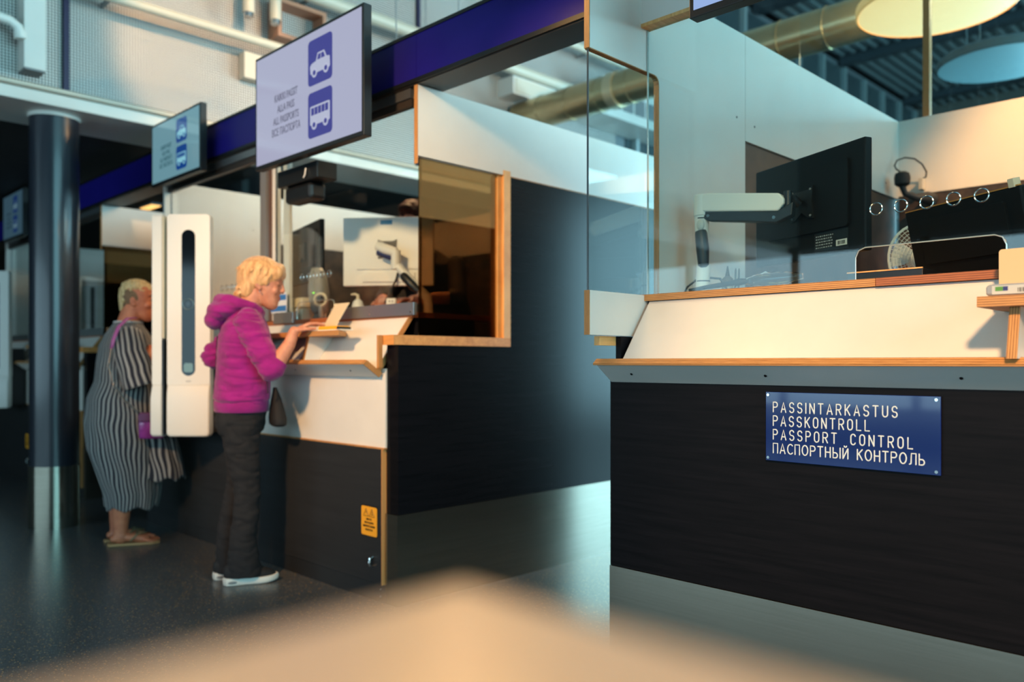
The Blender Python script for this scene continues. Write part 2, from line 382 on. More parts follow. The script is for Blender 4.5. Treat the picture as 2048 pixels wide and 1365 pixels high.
# blue header beam over the booth row
t = thing('header_beam', 'long blue enamel header beam spanning the booths and their gaps', 'beam', (-6, 2.45, 2.43), kind='thing')
hx = [-13.9, -12.0, -10.0, -8.0, -5.875, -4.3, -3.0, -1.762]
obj('underside', MB().box(-13.9, -1.762, 2.392, 2.55, 2.42, 2.432), mat('bronze_soffit', (52, 46, 42), .45), t)
obj('core', MB().box(-13.9, -1.762, 2.40, 2.55, 2.432, 2.66), DARK, t)
for a, b in zip(hx, hx[1:]):
    obj('blue_panel', MB().box(a + .001, b - .001, 2.385, 2.40, 2.445, 2.648), BLUE, t)
obj('lower_trim', MB().box(-13.9, -1.762, 2.38, 2.40, 2.425, 2.445), DARK, t)
obj('upper_trim', MB().box(-13.9, -1.762, 2.38, 2.40, 2.648, 2.664), DARK, t)

# ------------------------------------------------------------------ passport booths
def pane_hole(u0, u1, z0, z1, h0, h1, hz, r=.028):
    P = [(u0, z0), (h0, z0), (h0, hz - r)] + [(h0 + r - r * math.cos(PI / 2 * k / 6), hz - r + r * math.sin(PI / 2 * k / 6)) for k in range(1, 7)]
    P += [(h1 - r + r * math.sin(PI / 2 * k / 6), hz - r + r * math.cos(PI / 2 * k / 6)) for k in range(0, 7)] + [(h1, z0), (u1, z0), (u1, z1), (u0, z1)]
    return P
def booth(x0, label, style, group):
    root = thing('passport_booth', label, 'booth', (x0, 2.25, 0), group=group)
    X = lambda u: x0 + u
    R = 2.875; RI = 2.79; D = 4.89; GZ = 2.33 if style == 1 else 2.40; YG = 2.434
    B = lambda u0, u1, y0, y1, z0, z1: MB().box(X(u0), X(u1), y0, y1, z0, z1)
    # ---- front
    if style == 1:
        obj('front_panel', B(-.022, R, 2.25, 2.28, .418, 1.075), BLACK, root, bev=.001, label='black stained plywood front panel')
        obj('kick_plate', B(-.022, R, 2.246, 2.28, 0, .417), STEEL, root, label='brushed steel kick plate')
    else:
        obj('front_panel', B(0, RI, 2.27, 2.29, .722, 1.09), WHITE, root, bev=.001, label='white laminate upper front panel')
        for a, b in ((.02, 1.39), (1.40, 2.775)):
            d = obj('front_door', B(a, b, 2.262, 2.285, .085, .715), DKGREY, root, bev=.001, label='dark grey service door')
            obj('door_edge', B(b, b + .006, 2.258, 2.285, .085, .715), PLYX, d)
            h = MB(); hx_ = X(b - .072)
            h.tube([(hx_, 2.262, .205, .006), (hx_, 2.245, .20, .006), (hx_, 2.242, .183, .007), (hx_, 2.245, .166, .006), (hx_, 2.262, .16, .006)], 8)
            obj('door_handle', h, CHROME, d, smooth=True)
            # warning sticker
            s0, s1 = b - .165, b - .032
            st = obj('warning_sticker', MB().prism(rrect(X(s0), X(s1), .297, .442, .012), 'y', 2.2605, 2.262), DARK, root)
            obj('sticker_face', MB().prism(rrect(X(s0 + .004), X(s1 - .004), .301, .438, .01), 'y', 2.2595, 2.2605), mat('warning_orange', (246, 170, 40), .5), st)
            w = MB()
            for c in (.043, .09):
                cx = s0 + c
                tri = [(X(cx - .02), .392), (X(cx + .02), .392), (X(cx), .428)]
                for p, q in zip(tri, tri[1:] + tri[:1]):
                    w.cyl((p[0], 2.2592, p[1]), (q[0], 2.2592, q[1]), .0013, n=6)
                if c < .05:
                    w.box(X(cx - .0016), X(cx + .0016), 2.2588, 2.2596, .404, .417); w.box(X(cx - .0016), X(cx + .0016), 2.2588, 2.2596, .397, .400)
                else:
                    w.box(X(cx - .001), X(cx + .001), 2.2588, 2.2596, .404, .418); w.prism([(X(cx - .006), .404), (X(cx), .396), (X(cx + .006), .404)], 'y', 2.2588, 2.2596)
            obj('warning_symbols', w, DARK, st)
            for k, (tx, sz) in enumerate((('IRROTA', .0125), ('PISTOTULPPA', .0125), ('SEINÄSTÄ ENNEN', .0125), ('HUOLTOA', .0125))):
                text('warning_text', tx, (X((s0 + s1) / 2), 2.2588, .374 - k * .0165), sz, DARK, st, sx=.95, bold=.0004)
        obj('base_strip', B(0, RI, 2.268, 2.29, .0, .083), mat('dark_base', (34, 35, 37), .5), root)
        sm = MB()
        for z in (.028, .062): sm.cyl((X(RI - .03), 2.264, z), (X(RI - .03), 2.268, z), .004, n=8)
        obj('screw', sm, ALU, root)
        obj('white_edge', B(0, RI, 2.262, 2.285, .715, .722), PLYZ, root)
    # ---- ledge: sloping board, upturned lip
    e1 = R if style == 1 else RI - .02
    a0 = .015
    slope = [(2.232, 1.078), (2.430, 1.338), (2.446, 1.338), (2.25, 1.072)]
    obj('sloping_board', MB().prism(slope, 'x', X(a0), X(e1 - .005)), WHITE, root, label='white sloping writing board')
    if style != 1:
        obj('board_edge', MB().prism([(2.228, 1.078), (2.426, 1.340), (2.452, 1.338), (2.254, 1.07)], 'x', X(e1 - .005), X(e1 + .001)), PLYY, root)
    lip = [(2.248, 1.052), (2.262, 1.070), (2.178, 1.128), (2.160, 1.115)]
    L0 = -.02 if style == 1 else a0
    lo = obj('ledge_lip', MB().prism(lip, 'x', X(L0 + .005), X(e1)), WHITE, root, label='white lip under the ledge')
    obj('lip_edge', MB().prism([(2.154, 1.110), (2.180, 1.1285), (2.178, 1.131), (2.172, 1.132), (2.152, 1.116)], 'x', X(L0), X(e1)), PLYZ, root, label='plywood edge along the lip')
    if style != 1:
        obj('lip_end', MB().prism([(2.246, 1.050), (2.262, 1.070), (2.178, 1.130), (2.156, 1.113)], 'x', X(e1), X(e1 + .006)), PLYY, root)
        obj('ledge_end_board', B(RI - .006, RI + .012, 2.226, 2.246, 1.095, 1.245), PLYX, root)
    for u in (.10, .58, 1.10, 1.60, 2.1, 2.6):
        obj('screw', MB().cyl((X(u), 2.206, 1.080), (X(u), 2.212, 1.084), .0045, n=8), DARK, lo)
    # ---- counter
    cz0, cz1 = 1.340, 1.3635
    if style == 1:
        for n_, a, b, m_, yy in (('counter_board', -.02, .812, PLYZ, 2.418), ('counter_flap', .815, 1.128, REDPLY, 2.412), ('counter_board', 1.131, RI, PLYZ, 2.418)):
            obj(n_, B(a, b, yy, 3.42, cz0, cz1), m_, root, bev=.0015)
        obj('shadow_gap', B(.0, RI, 2.44, 2.46, 1.325, 1.34), DARK, root)
    else:
        obj('counter_board', B(0, RI, 2.425, 3.02, cz0 - .005, cz1 - .003), REDPLY, root, bev=.0015)
    obj('desk_carcass', B(0.02, RI - .01, 2.47, 2.84, .02, 1.335), BLACK, root)
    obj('raised_floor', B(0.02, RI - .01, 3.02, D - .01, .50, .58), DKGREY, root)
    # ---- left wall: white sheet in front, band above, dark stone below
    if style == 1:
        r = .03; n0, n1 = 1.361, 2.170; yn = 2.512
        P = [(2.39, 0), (3.14, 0), (3.14, 2.5), (2.112, 2.5), (2.112, n1)]
        P += [(yn - r + r * math.sin(PI / 2 * k / 6), n1 - r + r * math.cos(PI / 2 * k / 6)) for k in range(7)]
        P += [(yn, n0), (2.112, n0), (2.112, 1.212), (2.39, 1.212)]
        obj('side_sheet', MB().prism(P, 'x', X(-.022), X(0)), WHITE, root, label='white plywood side sheet with a notch in front')
        obj('sheet_edge', B(-.022, 0, 2.1085, 2.112, 1.212, n0), PLYX, root); obj('sheet_edge', B(-.022, 0, 2.1085, 2.112, n1, 2.5), PLYX, root)
        na = [(yn - r + (r + q) * math.sin(PI / 2 * k / 6), n1 - r + (r + q) * math.cos(PI / 2 * k / 6)) for q, ks in ((0, range(7)), (-.0035, range(6, -1, -1))) for k in ks]
        obj('notch_edge', MB().prism(na, 'x', X(-.0215), X(-.0005)), PLYY, root); obj('notch_edge', B(-.0215, -.0005, 2.112, yn - r, n1 - .0035, n1), PLYZ, root)
        obj('notch_edge', B(-.0215, -.0005, yn - .0035, yn, n0, n1 - r), PLYX, root)
        obj('notch_pane', B(-.014, -.008, 2.116, yn - .004, n0 + .001, n1 - .002), GLASS, root, label='clear glass wing in the notch')
        obj('pane_edge', B(-.0142, -.0078, 2.113, 2.116, n0 + .001, n1 - .002), GEDGE, root)
        obj('batten', B(-.045, -.022, 2.19, 2.39, 1.178, 1.21), WOOD, root)
        obj('side_front', B(-.022, 0, 2.281, 2.388, .0, 1.21), BLACK, root)
    else:
        obj('side_sheet', B(-.022, 0, 2.39, 3.14, 0, 2.415), WHITE, root)
    obj('upper_band', B(-.022, 0, 3.142, D, 2.055, 2.5 if style == 1 else 2.415), WHITE, root, label='white upper band of the left partition')
    obj('stone_panel', B(-.03, -.012, 3.142, D, .5, 2.055), STONE, root, label='dark mottled lower panel')
    for y, z in ((3.07, 2.14), (3.22, 2.13), (3.95, 2.10), (3.07, 1.44), (4.7, 2.12), (2.62, 2.42)):
        obj('screw', MB().cyl((X(0), y, z), (X(.002), y, z), .005, n=8), GREY, root)
    obj('outer_panel', B(-.085, -.023, 2.74, D, .10, 2.08), BLACK, root); obj('outer_band', B(-.085, -.023, 2.74, D, 2.08, 2.415), WHITE, root)
    obj('outer_base', B(-.083, -.023, 2.742, D, 0, .10), DKGREY, root)
    # ---- back wall
    obj('back_band', B(0, RI, D, D + .02, 2.07, 2.5 if style == 1 else 2.415), WHITE, root); obj('back_panel', B(0, RI, D + .004, D + .02, .5, 2.07), STONE, root)
    if style == 1:
        obj('upper_mullion', B(.13, .165, D, D + .04, 2.5, 4.2), mat('brown_mullion', (186, 124, 70), .5), root)
        obj('upper_pane', B(.165, RI, D + .012, D + .02, 2.5, 4.2), GLASS, root, label='clear glass over the back partition'); obj('upper_pane', B(-.6, .13, D + .012, D + .02, 2.5, 4.2), GLASS, root)
    # ---- right wall
    obj('side_wall', MB().prism([(2.28, .42), (D, .42), (D, 2.085), (3.0, 2.085), (3.0, 1.2), (2.28, 1.2)], 'x', X(RI), X(R)), BLACKS, root, label='black stained side wall')
    obj('side_kick', B(RI - .002, R + .003, 2.40, D, 0, .419), STEEL, root, label='brushed steel kick plate along the side')
    obj('corner_kick', B(RI - .002, R + .004, 2.272, 2.40, 0, .419), STEEL, root, label='steel corner piece')
    obj('wall_edge', B(RI, R + .0015, 3.004, D, 2.081, 2.0855), PLYZ, root)
    for a, b in ((2.25, 2.42), (2.421, 2.70), (2.701, 3.0)):
        obj('wall_cap', B(RI - .004, R + .006, a, b, 1.2, 1.245), WOODX, root, label='oak cap on the side wall')
    obj('window_post', B(RI + .003, R + .003, 2.955, 3.003, 1.245, 2.11), WOOD, root, label='oak window post')
    obj('window_jamb', B(RI + .02, R - .012, 2.925, 2.953, 1.245, 2.085), WOOD, root)
    obj('side_pane', B(R - .03, R - .022, 2.42, 2.925, 1.245, 2.085), BRONZE, root, label='bronze tinted side window')
    obj('side_band', B(R - .024, R, 2.395, D, 2.086, 2.417), WHITE, root, label='white band over the side wall')
    obj('band_edge', B(R - .024, R, 2.391, 2.395, 2.05, 2.417), PLYX, root)
    obj('inner_face', B(RI - .012, RI, 3.05, D, .5, 2.41), STONE, root)
    # ---- glazing
    pm = 1.41
    if style == 1:
        panes = ((.002, pm - .03, .748, 1.142), (pm + .03, RI, 1.72, 2.11))
    else:
        panes = ((.002, pm - .06, .73, 1.13), (pm + .08, RI + .05, 1.725, 2.108))
    for k, (u0, u1, h0, h1) in enumerate(panes):
        zc = cz1 if style == 1 else 1.365
        g = obj('front_pane', MB().prism(pane_hole(X(u0), X(u1), zc, GZ, X(h0), X(h1), 1.458), 'y', YG, YG + .008), TGLASS if style == 1 else GLASS, root, label='clear glass front pane with a pass-through and speaking holes')
        rim = [(X(h0), YG + .004, zc, .002), (X(h0), YG + .004, 1.43, .002), (X(h0 + .009), YG + .004, 1.45, .002), (X(h0 + .028), YG + .004, 1.458, .002),
               (X(h1 - .028), YG + .004, 1.458, .002), (X(h1 - .009), YG + .004, 1.45, .002), (X(h1), YG + .004, 1.43, .002), (X(h1), YG + .004, zc, .002)]
        obj('hole_rim', MB().tube(rim, 8), GEDGEL, g, smooth=True)
        um = (h0 + h1) / 2
        for i in range(5):
            c = (X(um + (i - 2) * .069), YG + .004, 1.567 if style == 1 else 1.60)
            obj('speaking_hole', MB().torus(c, (0, 1, 0), .0175, .0021), CHROME, g, smooth=True)
        obj('pane_edge', B(u0 - .001, u0 + .001, YG - .0004, YG + .0084, zc, GZ), GEDGEL if style == 1 else GEDGE, g)
        obj('pane_edge', B(u1 - .001, u1 + .002, YG - .0004, YG + .0084, zc, GZ), GEDGE, g)
        if style != 1:
            for a, b in ((u0 + .01, h0 - .005), (h1 + .005, u1 - .02)):
                ra = obj('glass_rail', B(a, b, YG - .022, YG - .002, 1.345, 1.405), ALU, root, bev=.001, label='aluminium rail clamping the glass')
                for s_ in (.03, .5, .97):
                    uu = a + (b - a) * s_
                    obj('screw', MB().cyl((X(uu), YG - .025, 1.36), (X(uu), YG - .022, 1.36), .005, n=8), CHROME, ra)
    if style == 1:
        obj('fascia', B(.0, R, 2.40, 2.45, GZ, 2.9), WHITE, root, label='white fascia over the glass'); obj('fascia_edge', B(.0, R, 2.398, 2.452, GZ - .012, GZ), WOOD, root)
        obj('front_post', B(pm - .03, pm + .03, 2.42, 2.46, 1.365, GZ - .012), GREY, root)
    else:
        obj('head_rail', B(0, RI + .02, 2.40, 2.432, 2.372, 2.416), ALU, root, label='aluminium rail under the header'); obj('head_strip', B(0, RI + .02, 2.41, 2.44, 2.335, 2.372), mat('bronze_soffit', (60, 50, 44), .45), root)
        obj('front_post', B(pm - .06, pm + .005, 2.41, 2.47, 1.365, 2.372), GREY, root, label='grey front post')
        obj('post_profile', B(pm + .03, pm + .075, 2.44, 2.47, 1.365, 2.372), WPLAST, root); obj('post_profile', B(pm + .125, pm + .19, 2.46, 2.48, 1.365, 2.372), WPLAST, root)
        obj('post_groove', B(pm + .005, pm + .03, 2.43, 2.46, 1.365, 2.372), mat('brown_gasket', (96, 72, 62), .6), root)
    # ---- document shelf box on the ledge
    s0, s1 = (1.155, 2.545) if style == 1 else (1.55, 2.545)
    ys_ = 2.13 if style == 1 else 2.178
    obj('document_shelf', MB().prism([(X(s0), ys_), (X(s1), ys_), (X(s1 - .24), 2.385), (X(s0), 2.385)], 'z', 1.249, 1.274), PLYZ, root, bev=.001, label='plywood document shelf over the sloping board')
    for u in ((s0 + .06, 2.20) if style == 1 else (1.60, 2.20)):
        obj('shelf_bracket', MB().prism([(ys_ + .04, 1.249), (ys_ + .01, 1.128), (2.268, 1.128), (2.36, 1.249)], 'x', X(u), X(u + .02)), WHITE, root, label='white bracket under the shelf')
        obj('bracket_edge', MB().prism([(ys_ + .036, 1.249), (ys_ + .006, 1.128), (ys_ + .01, 1.128), (ys_ + .04, 1.249)], 'x', X(u - .001), X(u + .021)), PLYX, root)
    return root

def text(name, s, loc, size, m, parent, sx=1.0, bold=0, align='CENTER', rot=(PI / 2, 0, 0), depth=.0004):
    cu = bpy.data.curves.new(name, 'FONT'); cu.body = s; cu.size = size; cu.align_x = align; cu.offset = bold; cu.extrude = depth; cu.resolution_u = 3
    o = bpy.data.objects.new('tmp', cu); COL.objects.link(o)
    dg = bpy.context.evaluated_depsgraph_get(); dg.update()
    me = bpy.data.meshes.new_from_object(o.evaluated_get(dg)); bpy.data.objects.remove(o); bpy.data.curves.remove(cu)
    me.transform(Matrix.Translation(loc) @ Euler(rot).to_matrix().to_4x4() @ Matrix.Diagonal((sx, 1, 1, 1)))
    return obj(name, me, m, parent)

X1, X2, X3 = -1.735, -5.875, -10.025
booth(X1, 'passport booth with black front, steel kick plate and blue passport control sign', 1, None)
booth(X2, 'passport booth with white front where the woman in the magenta hoodie stands', 2, None)
booth(X3, 'dim passport booth behind the pillar and the woman in striped dress', 3, None)

# ------------------------------------------------------------------ blue sign with engraved lettering
def arc(cx, cy, rx, ry, a0, a1, n=8):
    return [(cx + rx * math.cos(math.radians(a0 + (a1 - a0) * i / n)), cy + ry * math.sin(math.radians(a0 + (a1 - a0) * i / n))) for i in range(n + 1)]
W_ = .56
def Ocap(w): r = w / 2; return [[(0, r)] + arc(r, 1 - r, r, r, 180, 0) + arc(r, r, r, r, 0, -180)]
GL = {
 'P': (W_, [[(0, 0), (0, 1), (W_ - .26, 1)] + arc(W_ - .26, .74, .26, .26, 90, -90) + [(0, .48)]]),
 'A': (.62, [[(0, 0), (.31, 1), (.62, 0)], [(.1, .3), (.52, .3)]]),
 'S': (.54, [arc(.27, .74, .27, .26, 20, 90) + arc(.27, .74, .27, .26, 90, 270) + arc(.27, .25, .27, .25, 90, -90) + arc(.27, .25, .27, .25, -90, -160)]),
 'I': (.0, [[(0, 0), (0, 1)]]),
 'N': (W_, [[(0, 0), (0, 1)], [(0, 1), (W_, 0)], [(W_, 0), (W_, 1)]]),
 'T': (.58, [[(0, 1), (.58, 1)], [(.29, 1), (.29, 0)]]),
 'R': (W_, [[(0, 0), (0, 1), (W_ - .26, 1)] + arc(W_ - .26, .74, .26, .26, 90, -90) + [(0, .48)], [(.28, .48), (W_, 0)]]),
 'K': (W_, [[(0, 0), (0, 1)], [(W_, 1), (0, .38)], [(.2, .55), (W_, 0)]]),
 'U': (W_, [[(0, 1)] + arc(W_ / 2, .28, W_ / 2, .28, 180, 360) + [(W_, 1)]]),
 'O': (W_, Ocap(W_)), 'L': (.5, [[(0, 1), (0, 0), (.5, 0)]]),
 'C': (.54, [arc(.27, .73, .27, .27, 20, 180) + arc(.27, .27, .27, .27, 180, 340)]),
 'П': (W_, [[(0, 0), (0, 1), (W_, 1), (W_, 0)]]),
 'С': (.6, [arc(.36, .5, .36, .5, 48, 312, 14)]), 'О': (.68, [arc(.34, .5, .34, .5, 0, 360, 20)]),
 'Н': (W_, [[(0, 0), (0, 1)], [(W_, 0), (W_, 1)], [(0, .5), (W_, .5)]]),
 'Ы': (.82, [[(0, 1), (0, 0), (.26, 0)] + arc(.26, .25, .25, .25, -90, 90) + [(0, .5)], [(.82, 0), (.82, 1)]]),
 'Ь': (.52, [[(0, 1), (0, 0), (.27, 0)] + arc(.27, .25, .25, .25, -90, 90) + [(0, .5)]]),
 'Й': (W_, [[(0, 1), (0, 0)], [(0, 0), (W_, 1)], [(W_, 1), (W_, 0)], arc(.28, 1.24, .13, .11, 180, 360, 6)]),
 'К': (.54, [[(0, 0), (0, 1)], [(.54, 1), (0, .45)], [(.16, .6), (.54, 0)]]),
 'Л': (.66, [[(0, 0)] + arc(.02, .14, .14, .14, -90, 0, 4) + [(.2, 1), (.66, 1), (.66, 0)]]),
}
for a, b in (('А', 'A'), ('Р', 'P'), ('Т', 'T')): GL[a] = GL[b]
def strokes(lines, y, parent, m, rad):
    cu = bpy.data.curves.new('lettering', 'CURVE'); cu.dimensions = '3D'; cu.bevel_depth = rad; cu.bevel_resolution = 2; cu.use_fill_caps = True
    for s, x0, z0, h, wx, gap, sp in lines:
        x = x0
        for ch in s:
            if ch == ' ': x += sp; continue
            w, ps = GL[ch]
            for p in ps:
                s_ = cu.splines.new('POLY'); s_.points.add(len(p) - 1)
                for i, (a, b) in enumerate(p): s_.points[i].co = (x + a * h * wx, y, z0 + b * h, 1)
            x += w * h * wx + gap
    o = bpy.data.objects.new('tmp', cu); COL.objects.link(o); dg = bpy.context.evaluated_depsgraph_get(); dg.update()
    me = bpy.data.meshes.new_from_object(o.evaluated_get(dg)); bpy.data.objects.remove(o)
    # round stroke ends
    me2 = MB(); me2.bm.from_mesh(me)
    for s, x0, z0, h, wx, gap, sp in lines:
        x = x0
        for ch in s:
            if ch == ' ': x += sp; continue
            w, ps = GL[ch]
            for p in ps:
                for a, b in (p[0], p[-1]):
                    bmesh.ops.create_icosphere(me2.bm, subdivisions=1, radius=rad, matrix=Matrix.Translation((x + a * h * wx, y, z0 + b * h)))
            x += w * h * wx + gap
    for v in me2.bm.verts: v.co.y = y + (v.co.y - y) * .25
    return obj('lettering', me2, m, parent)
t = thing('passport_control_sign', 'blue sign with white lettering screwed to the black booth front', 'sign', (-.93, 2.244, .83))
obj('plate', MB().box(-1.171, -.692, 2.240, 2.2462, .831, 1.033), mat('sign_blue', (6, 32, 104), .14, coat=.6, coat_r=.04), t, bev=.001, label='glossy dark blue plate')
LW = mat('lettering_white', (226, 236, 238), .5)
strokes([('PASSINTARKASTUS', -1.147, .9745, .0285, .80, .0119, .02), ('PASSKONTROLL', -1.147, .9345, .0285, .80, .0114, .02),
         ('PASSPORT CONTROL', -1.147, .8945, .0285, .80, .0120, .028), ('ПАСПОРТНЫЙ КОНТРОЛЬ', -1.147, .8545, .0280, .86, .0080, .018)], 2.2395, t, LW, .00185)
for x in (-1.163, -.702):
    for z in (.840, 1.024): obj('screw', MB().cyl((x, 2.2375, z), (x, 2.240, z), .0042, n=12), CHROME, t)

# ------------------------------------------------------------------ display screens
def screen(label, x0, x1, y, z0, z1, face, e, fade=1.0, full=True, tilt=0):
    t = thing('display_screen', label, 'screen', ((x0 + x1) / 2, y, z0))
    b = .016; fz = .022
    obj('housing', MB().box(x0, x1, y, y + .045, z0, z1), DARK, t, bev=.003)
    obj('back_bulge', MB().box(x0 + .12, x1 - .12, y + .045, y + .08, z0 + .03, z1 - .14), DARK, t, bev=.01)
    dc = {'lav': (186, 188, 216), 'teal': (104, 146, 158), 'dim': (52, 78, 92), 'pale': (150, 176, 226)}[face]
    def sm(nm, col): return mat(nm + '_' + face, (10, 10, 12), .1, emit=e, ecol=col, coat=.2)
    f = obj('display', MB().box(x0 + b, x1 - b, y - .0012, y, z0 + fz, z1 - b), sm('display', dc), t)
    w = x1 - x0 - 2 * b; h = z1 - z0 - b - fz; X = lambda a: x0 + b + a * w; Z = lambda a: z0 + fz + a * h
    if not full: return t
    blue = sm('pictogram_blue', {'lav': (66, 62, 152), 'teal': (20, 64, 132), 'dim': (22, 46, 90), 'pale': (0, 0, 0)}[face])
    wh = sm('pictogram_white', {'lav': (196, 200, 226), 'teal': (130, 190, 205), 'dim': (84, 112, 124), 'pale': (0, 0, 0)}[face])
    tx = sm('display_text', {'lav': (84, 82, 104), 'teal': (34, 74, 84), 'dim': (26, 44, 54), 'pale': (0, 0, 0)}[face])
    yb = y - .0022
    for z in (.08, .535):
        q = obj('pictogram', MB().prism(rrect(X(.535), X(.755), Z(z), Z(z + .395), .022), 'y', yb, y - .0012), blue, f)
        p = MB(); cx = .645
        if z > .5:   # car
            pts = [(-.085, .10), (-.09, .17), (-.075, .19), (-.035, .20), (-.02, .265), (.04, .265), (.06, .205), (.088, .195), (.092, .115), (.085, .10)]
            p.prism([(X(cx + a), Z(z + c)) for a, c in pts], 'y', yb - .001, yb)
            k = MB()
            k.prism([(X(cx + a), Z(z + c)) for a, c in ((-.022, .205), (-.012, .25), (.008, .25), (.008, .205))], 'y', yb - .0018, yb - .001)
            k.prism([(X(cx + a), Z(z + c)) for a, c in ((.014, .205), (.014, .25), (.034, .25), (.048, .205))], 'y', yb - .0018, yb - .001)
            wheels = (-.05, .055); wz = .105
        else:        # bus
            p.prism([(X(cx + a), Z(z + c)) for a, c in rrect(-.09, .09, .11, .275, .012, 3)], 'y', yb - .001, yb)
            k = MB()
            for i in range(5):
                a = -.078 + i * .032
                k.prism([(X(cx + a + b_), Z(z + c)) for b_, c in ((0, .195), (.026, .195), (.026, .258), (0, .258))], 'y', yb - .0018, yb - .001)
            wheels = (-.052, .052); wz = .11
        for a in wheels:
            p.cyl((X(cx + a), yb - .001, Z(z + wz)), (X(cx + a), yb, Z(z + wz)), .024 * w, n=14); k.cyl((X(cx + a), yb - .0018, Z(z + wz)), (X(cx + a), yb - .001, Z(z + wz)), .013 * w, n=12)
        obj('vehicle_outline', p, wh, t); obj('vehicle_print', k, blue, t, kind='stuff')
    for i, s in enumerate(('KAIKKI PASSIT', 'ALLA PASS', 'ALL PASSPORTS', 'ВСЕ ПАСПОРТА')):
        text('display_text', s, (X(.315), yb, Z(.53 - i * .104)), .056 * w, tx, f, sx=.66)
    return t
big = screen('large wall display with car and bus symbols above the magenta hoodie', -4.09, -3.085, 2.15, 2.150, 2.752, 'lav', .80)
screen('smaller teal display with vehicle symbols left of the large one', -5.80, -5.03, 2.27, 2.335, 2.765, 'teal', 1)
screen('dim far display at the left edge beside the pillar', -9.55, -8.85, 2.25, 2.34, 2.80, 'dim', .9)
screen('display cut by the top edge over the front booth', -1.376, -.50, 2.15, 2.168, 2.68, 'pale', 1, full=False)
# brackets carrying the screens
def bracket(label, x, z0, z1, y0, y1):
    t = thing('screen_bracket', label, 'bracket', (x, y1, z1)); m = MB().box(x - .12, x + .12, y0, y0 + .02, z0, z1)
    obj('mount_plate', m, DARK, t, bev=.004); obj('mount_arm', MB().box(x - .04, x + .04, y0 + .02, y1, (z0 + z1) / 2 - .05, (z0 + z1) / 2 + .05), DARK, t, bev=.004)
bracket('black bracket behind the large display', -3.57, 2.42, 2.62, 2.23, 2.38)
bracket('black bracket behind the teal display', -5.4, 2.47, 2.60, 2.355, 2.378)
bracket('black bracket behind the far left display', -9.2, 2.45, 2.62, 2.33, 2.38)
bracket('black bracket behind the topmost display', -.95, 2.36, 2.56, 2.23, 2.398)
t = thing('media_box', 'black media box with a cable hanging under the large display', 'box', (-3.9, 2.26, 2.05))
obj('box_body', MB().box(-4.02, -3.62, 2.24, 2.36, 2.06, 2.148), DARK, t, bev=.006); obj('lower_body', MB().box(-3.98, -3.72, 2.26, 2.36, 1.97, 2.06), DARK, t, bev=.02)
obj('cable', MB().tube([(-3.72, 2.235, 2.12, .004), (-3.72, 2.23, 2.085, .004), (-3.735, 2.232, 2.075, .004), (-3.75, 2.24, 2.078, .004)], 8), WPLAST, t, smooth=True)

# ------------------------------------------------------------------ twin face camera columns
def face_columns(label, x, y):
    t = thing('face_camera_column', label, 'camera column', (x, y, .69), local=True)
    # slab A: its width runs along (.71,.70); slab B: along (.70,-.71)
    def slab(c, ang, name):
        M = Matrix.Translation((c[0], c[1], 0)) @ Matrix.Rotation(ang, 4, 'Z')
        w, h = .124, 1.285
        body = obj(name, MB().prism(rrect(-w, w, .30, h, .022, 5, (0, 0, 1, 1)), 'y', -.026, .03).xf(M), WPLAST, t, smooth=True, bev=.006)
        low = MB(); R = []
        for z, yo in ((.0, .006), (.02, 0), (.22, 0), (.25, .003), (.302, .012)):
            ww = w if z > .01 else w - .012
            R.append([M @ Vector(p) for p in ((-ww, -.038 + yo, z), (ww, -.038 + yo, z), (ww, .03, z), (-ww, .03, z))])
        low.rings(R); obj('lower_cover', low, WPLAST, t, bev=.008, smooth=True)
        sl = obj('sensor_window', MB().prism([(a * .5, b) for a, b in rrect(-.078, .078, .352, 1.195, .0775, 10)] if False else rrect(-.039, .039, .352, 1.195, .0385, 10), 'y', -.0275, -.02).xf(M), mat('smoked_window', (10, 16, 24), .08, spec=.35), body, label='dark rounded sensor slot')
        obj('lens_ring', MB().torus((0, -.0285, .765), (0, 1, 0), .031, .0022).xf(M), mat('lens_ring', (120, 150, 156), .3, .5), sl, smooth=True)
        obj('lens', MB().cyl((0, -.029, .765), (0, -.0272, .765), .013).xf(M), DARKGL, sl, smooth=True)
        obj('lower_sensor', MB().prism(rrect(-.026, .026, .372, .425, .012), 'y', -.0285, -.0272).xf(M), mat('pale_sensor', (110, 150, 160), .3), sl)
        obj('name_plate', MB().box(-.014, .014, -.0268, -.0255, .318, .322).xf(M), GREY, body)
    slab((.0, .0), math.radians(45), 'front_slab')
    slab((-.197, -.062), math.radians(-45), 'front_slab')
    M2 = Matrix.Translation((-.197, -.062, 0)) @ Matrix.Rotation(math.radians(-45), 4, 'Z')
    obj('rear_cover', MB().box(-.10, .1235, .0315, .043, .565, 1.272).xf(M2), CREAM, t, bev=.004, label='cream upper rear cover')
    obj('rear_cover', MB().box(-.10, .1235, .0315, .043, .012, .56).xf(M2), DARK, t, bev=.004, label='black lower rear cover')
    core = MB().prism([(-.015, .035), (-.10, -.045), (-.17, -.02), (-.02, .22), (.04, .22), (.06, .1)], 'z', .02, .56)
    obj('housing', core, DARK, t, bev=.004); obj('back_shell', MB().prism([(-.045, .0), (-.10, -.05), (-.165, -.025), (-.11, .05)], 'z', .56, 1.25), CREAM, t, bev=.004)
    return t
face_columns('white twin face camera column left of the magenta hoodie', -4.665, 2.045)
face_columns('bluish white face camera column cut by the left edge', -8.83, 2.03)

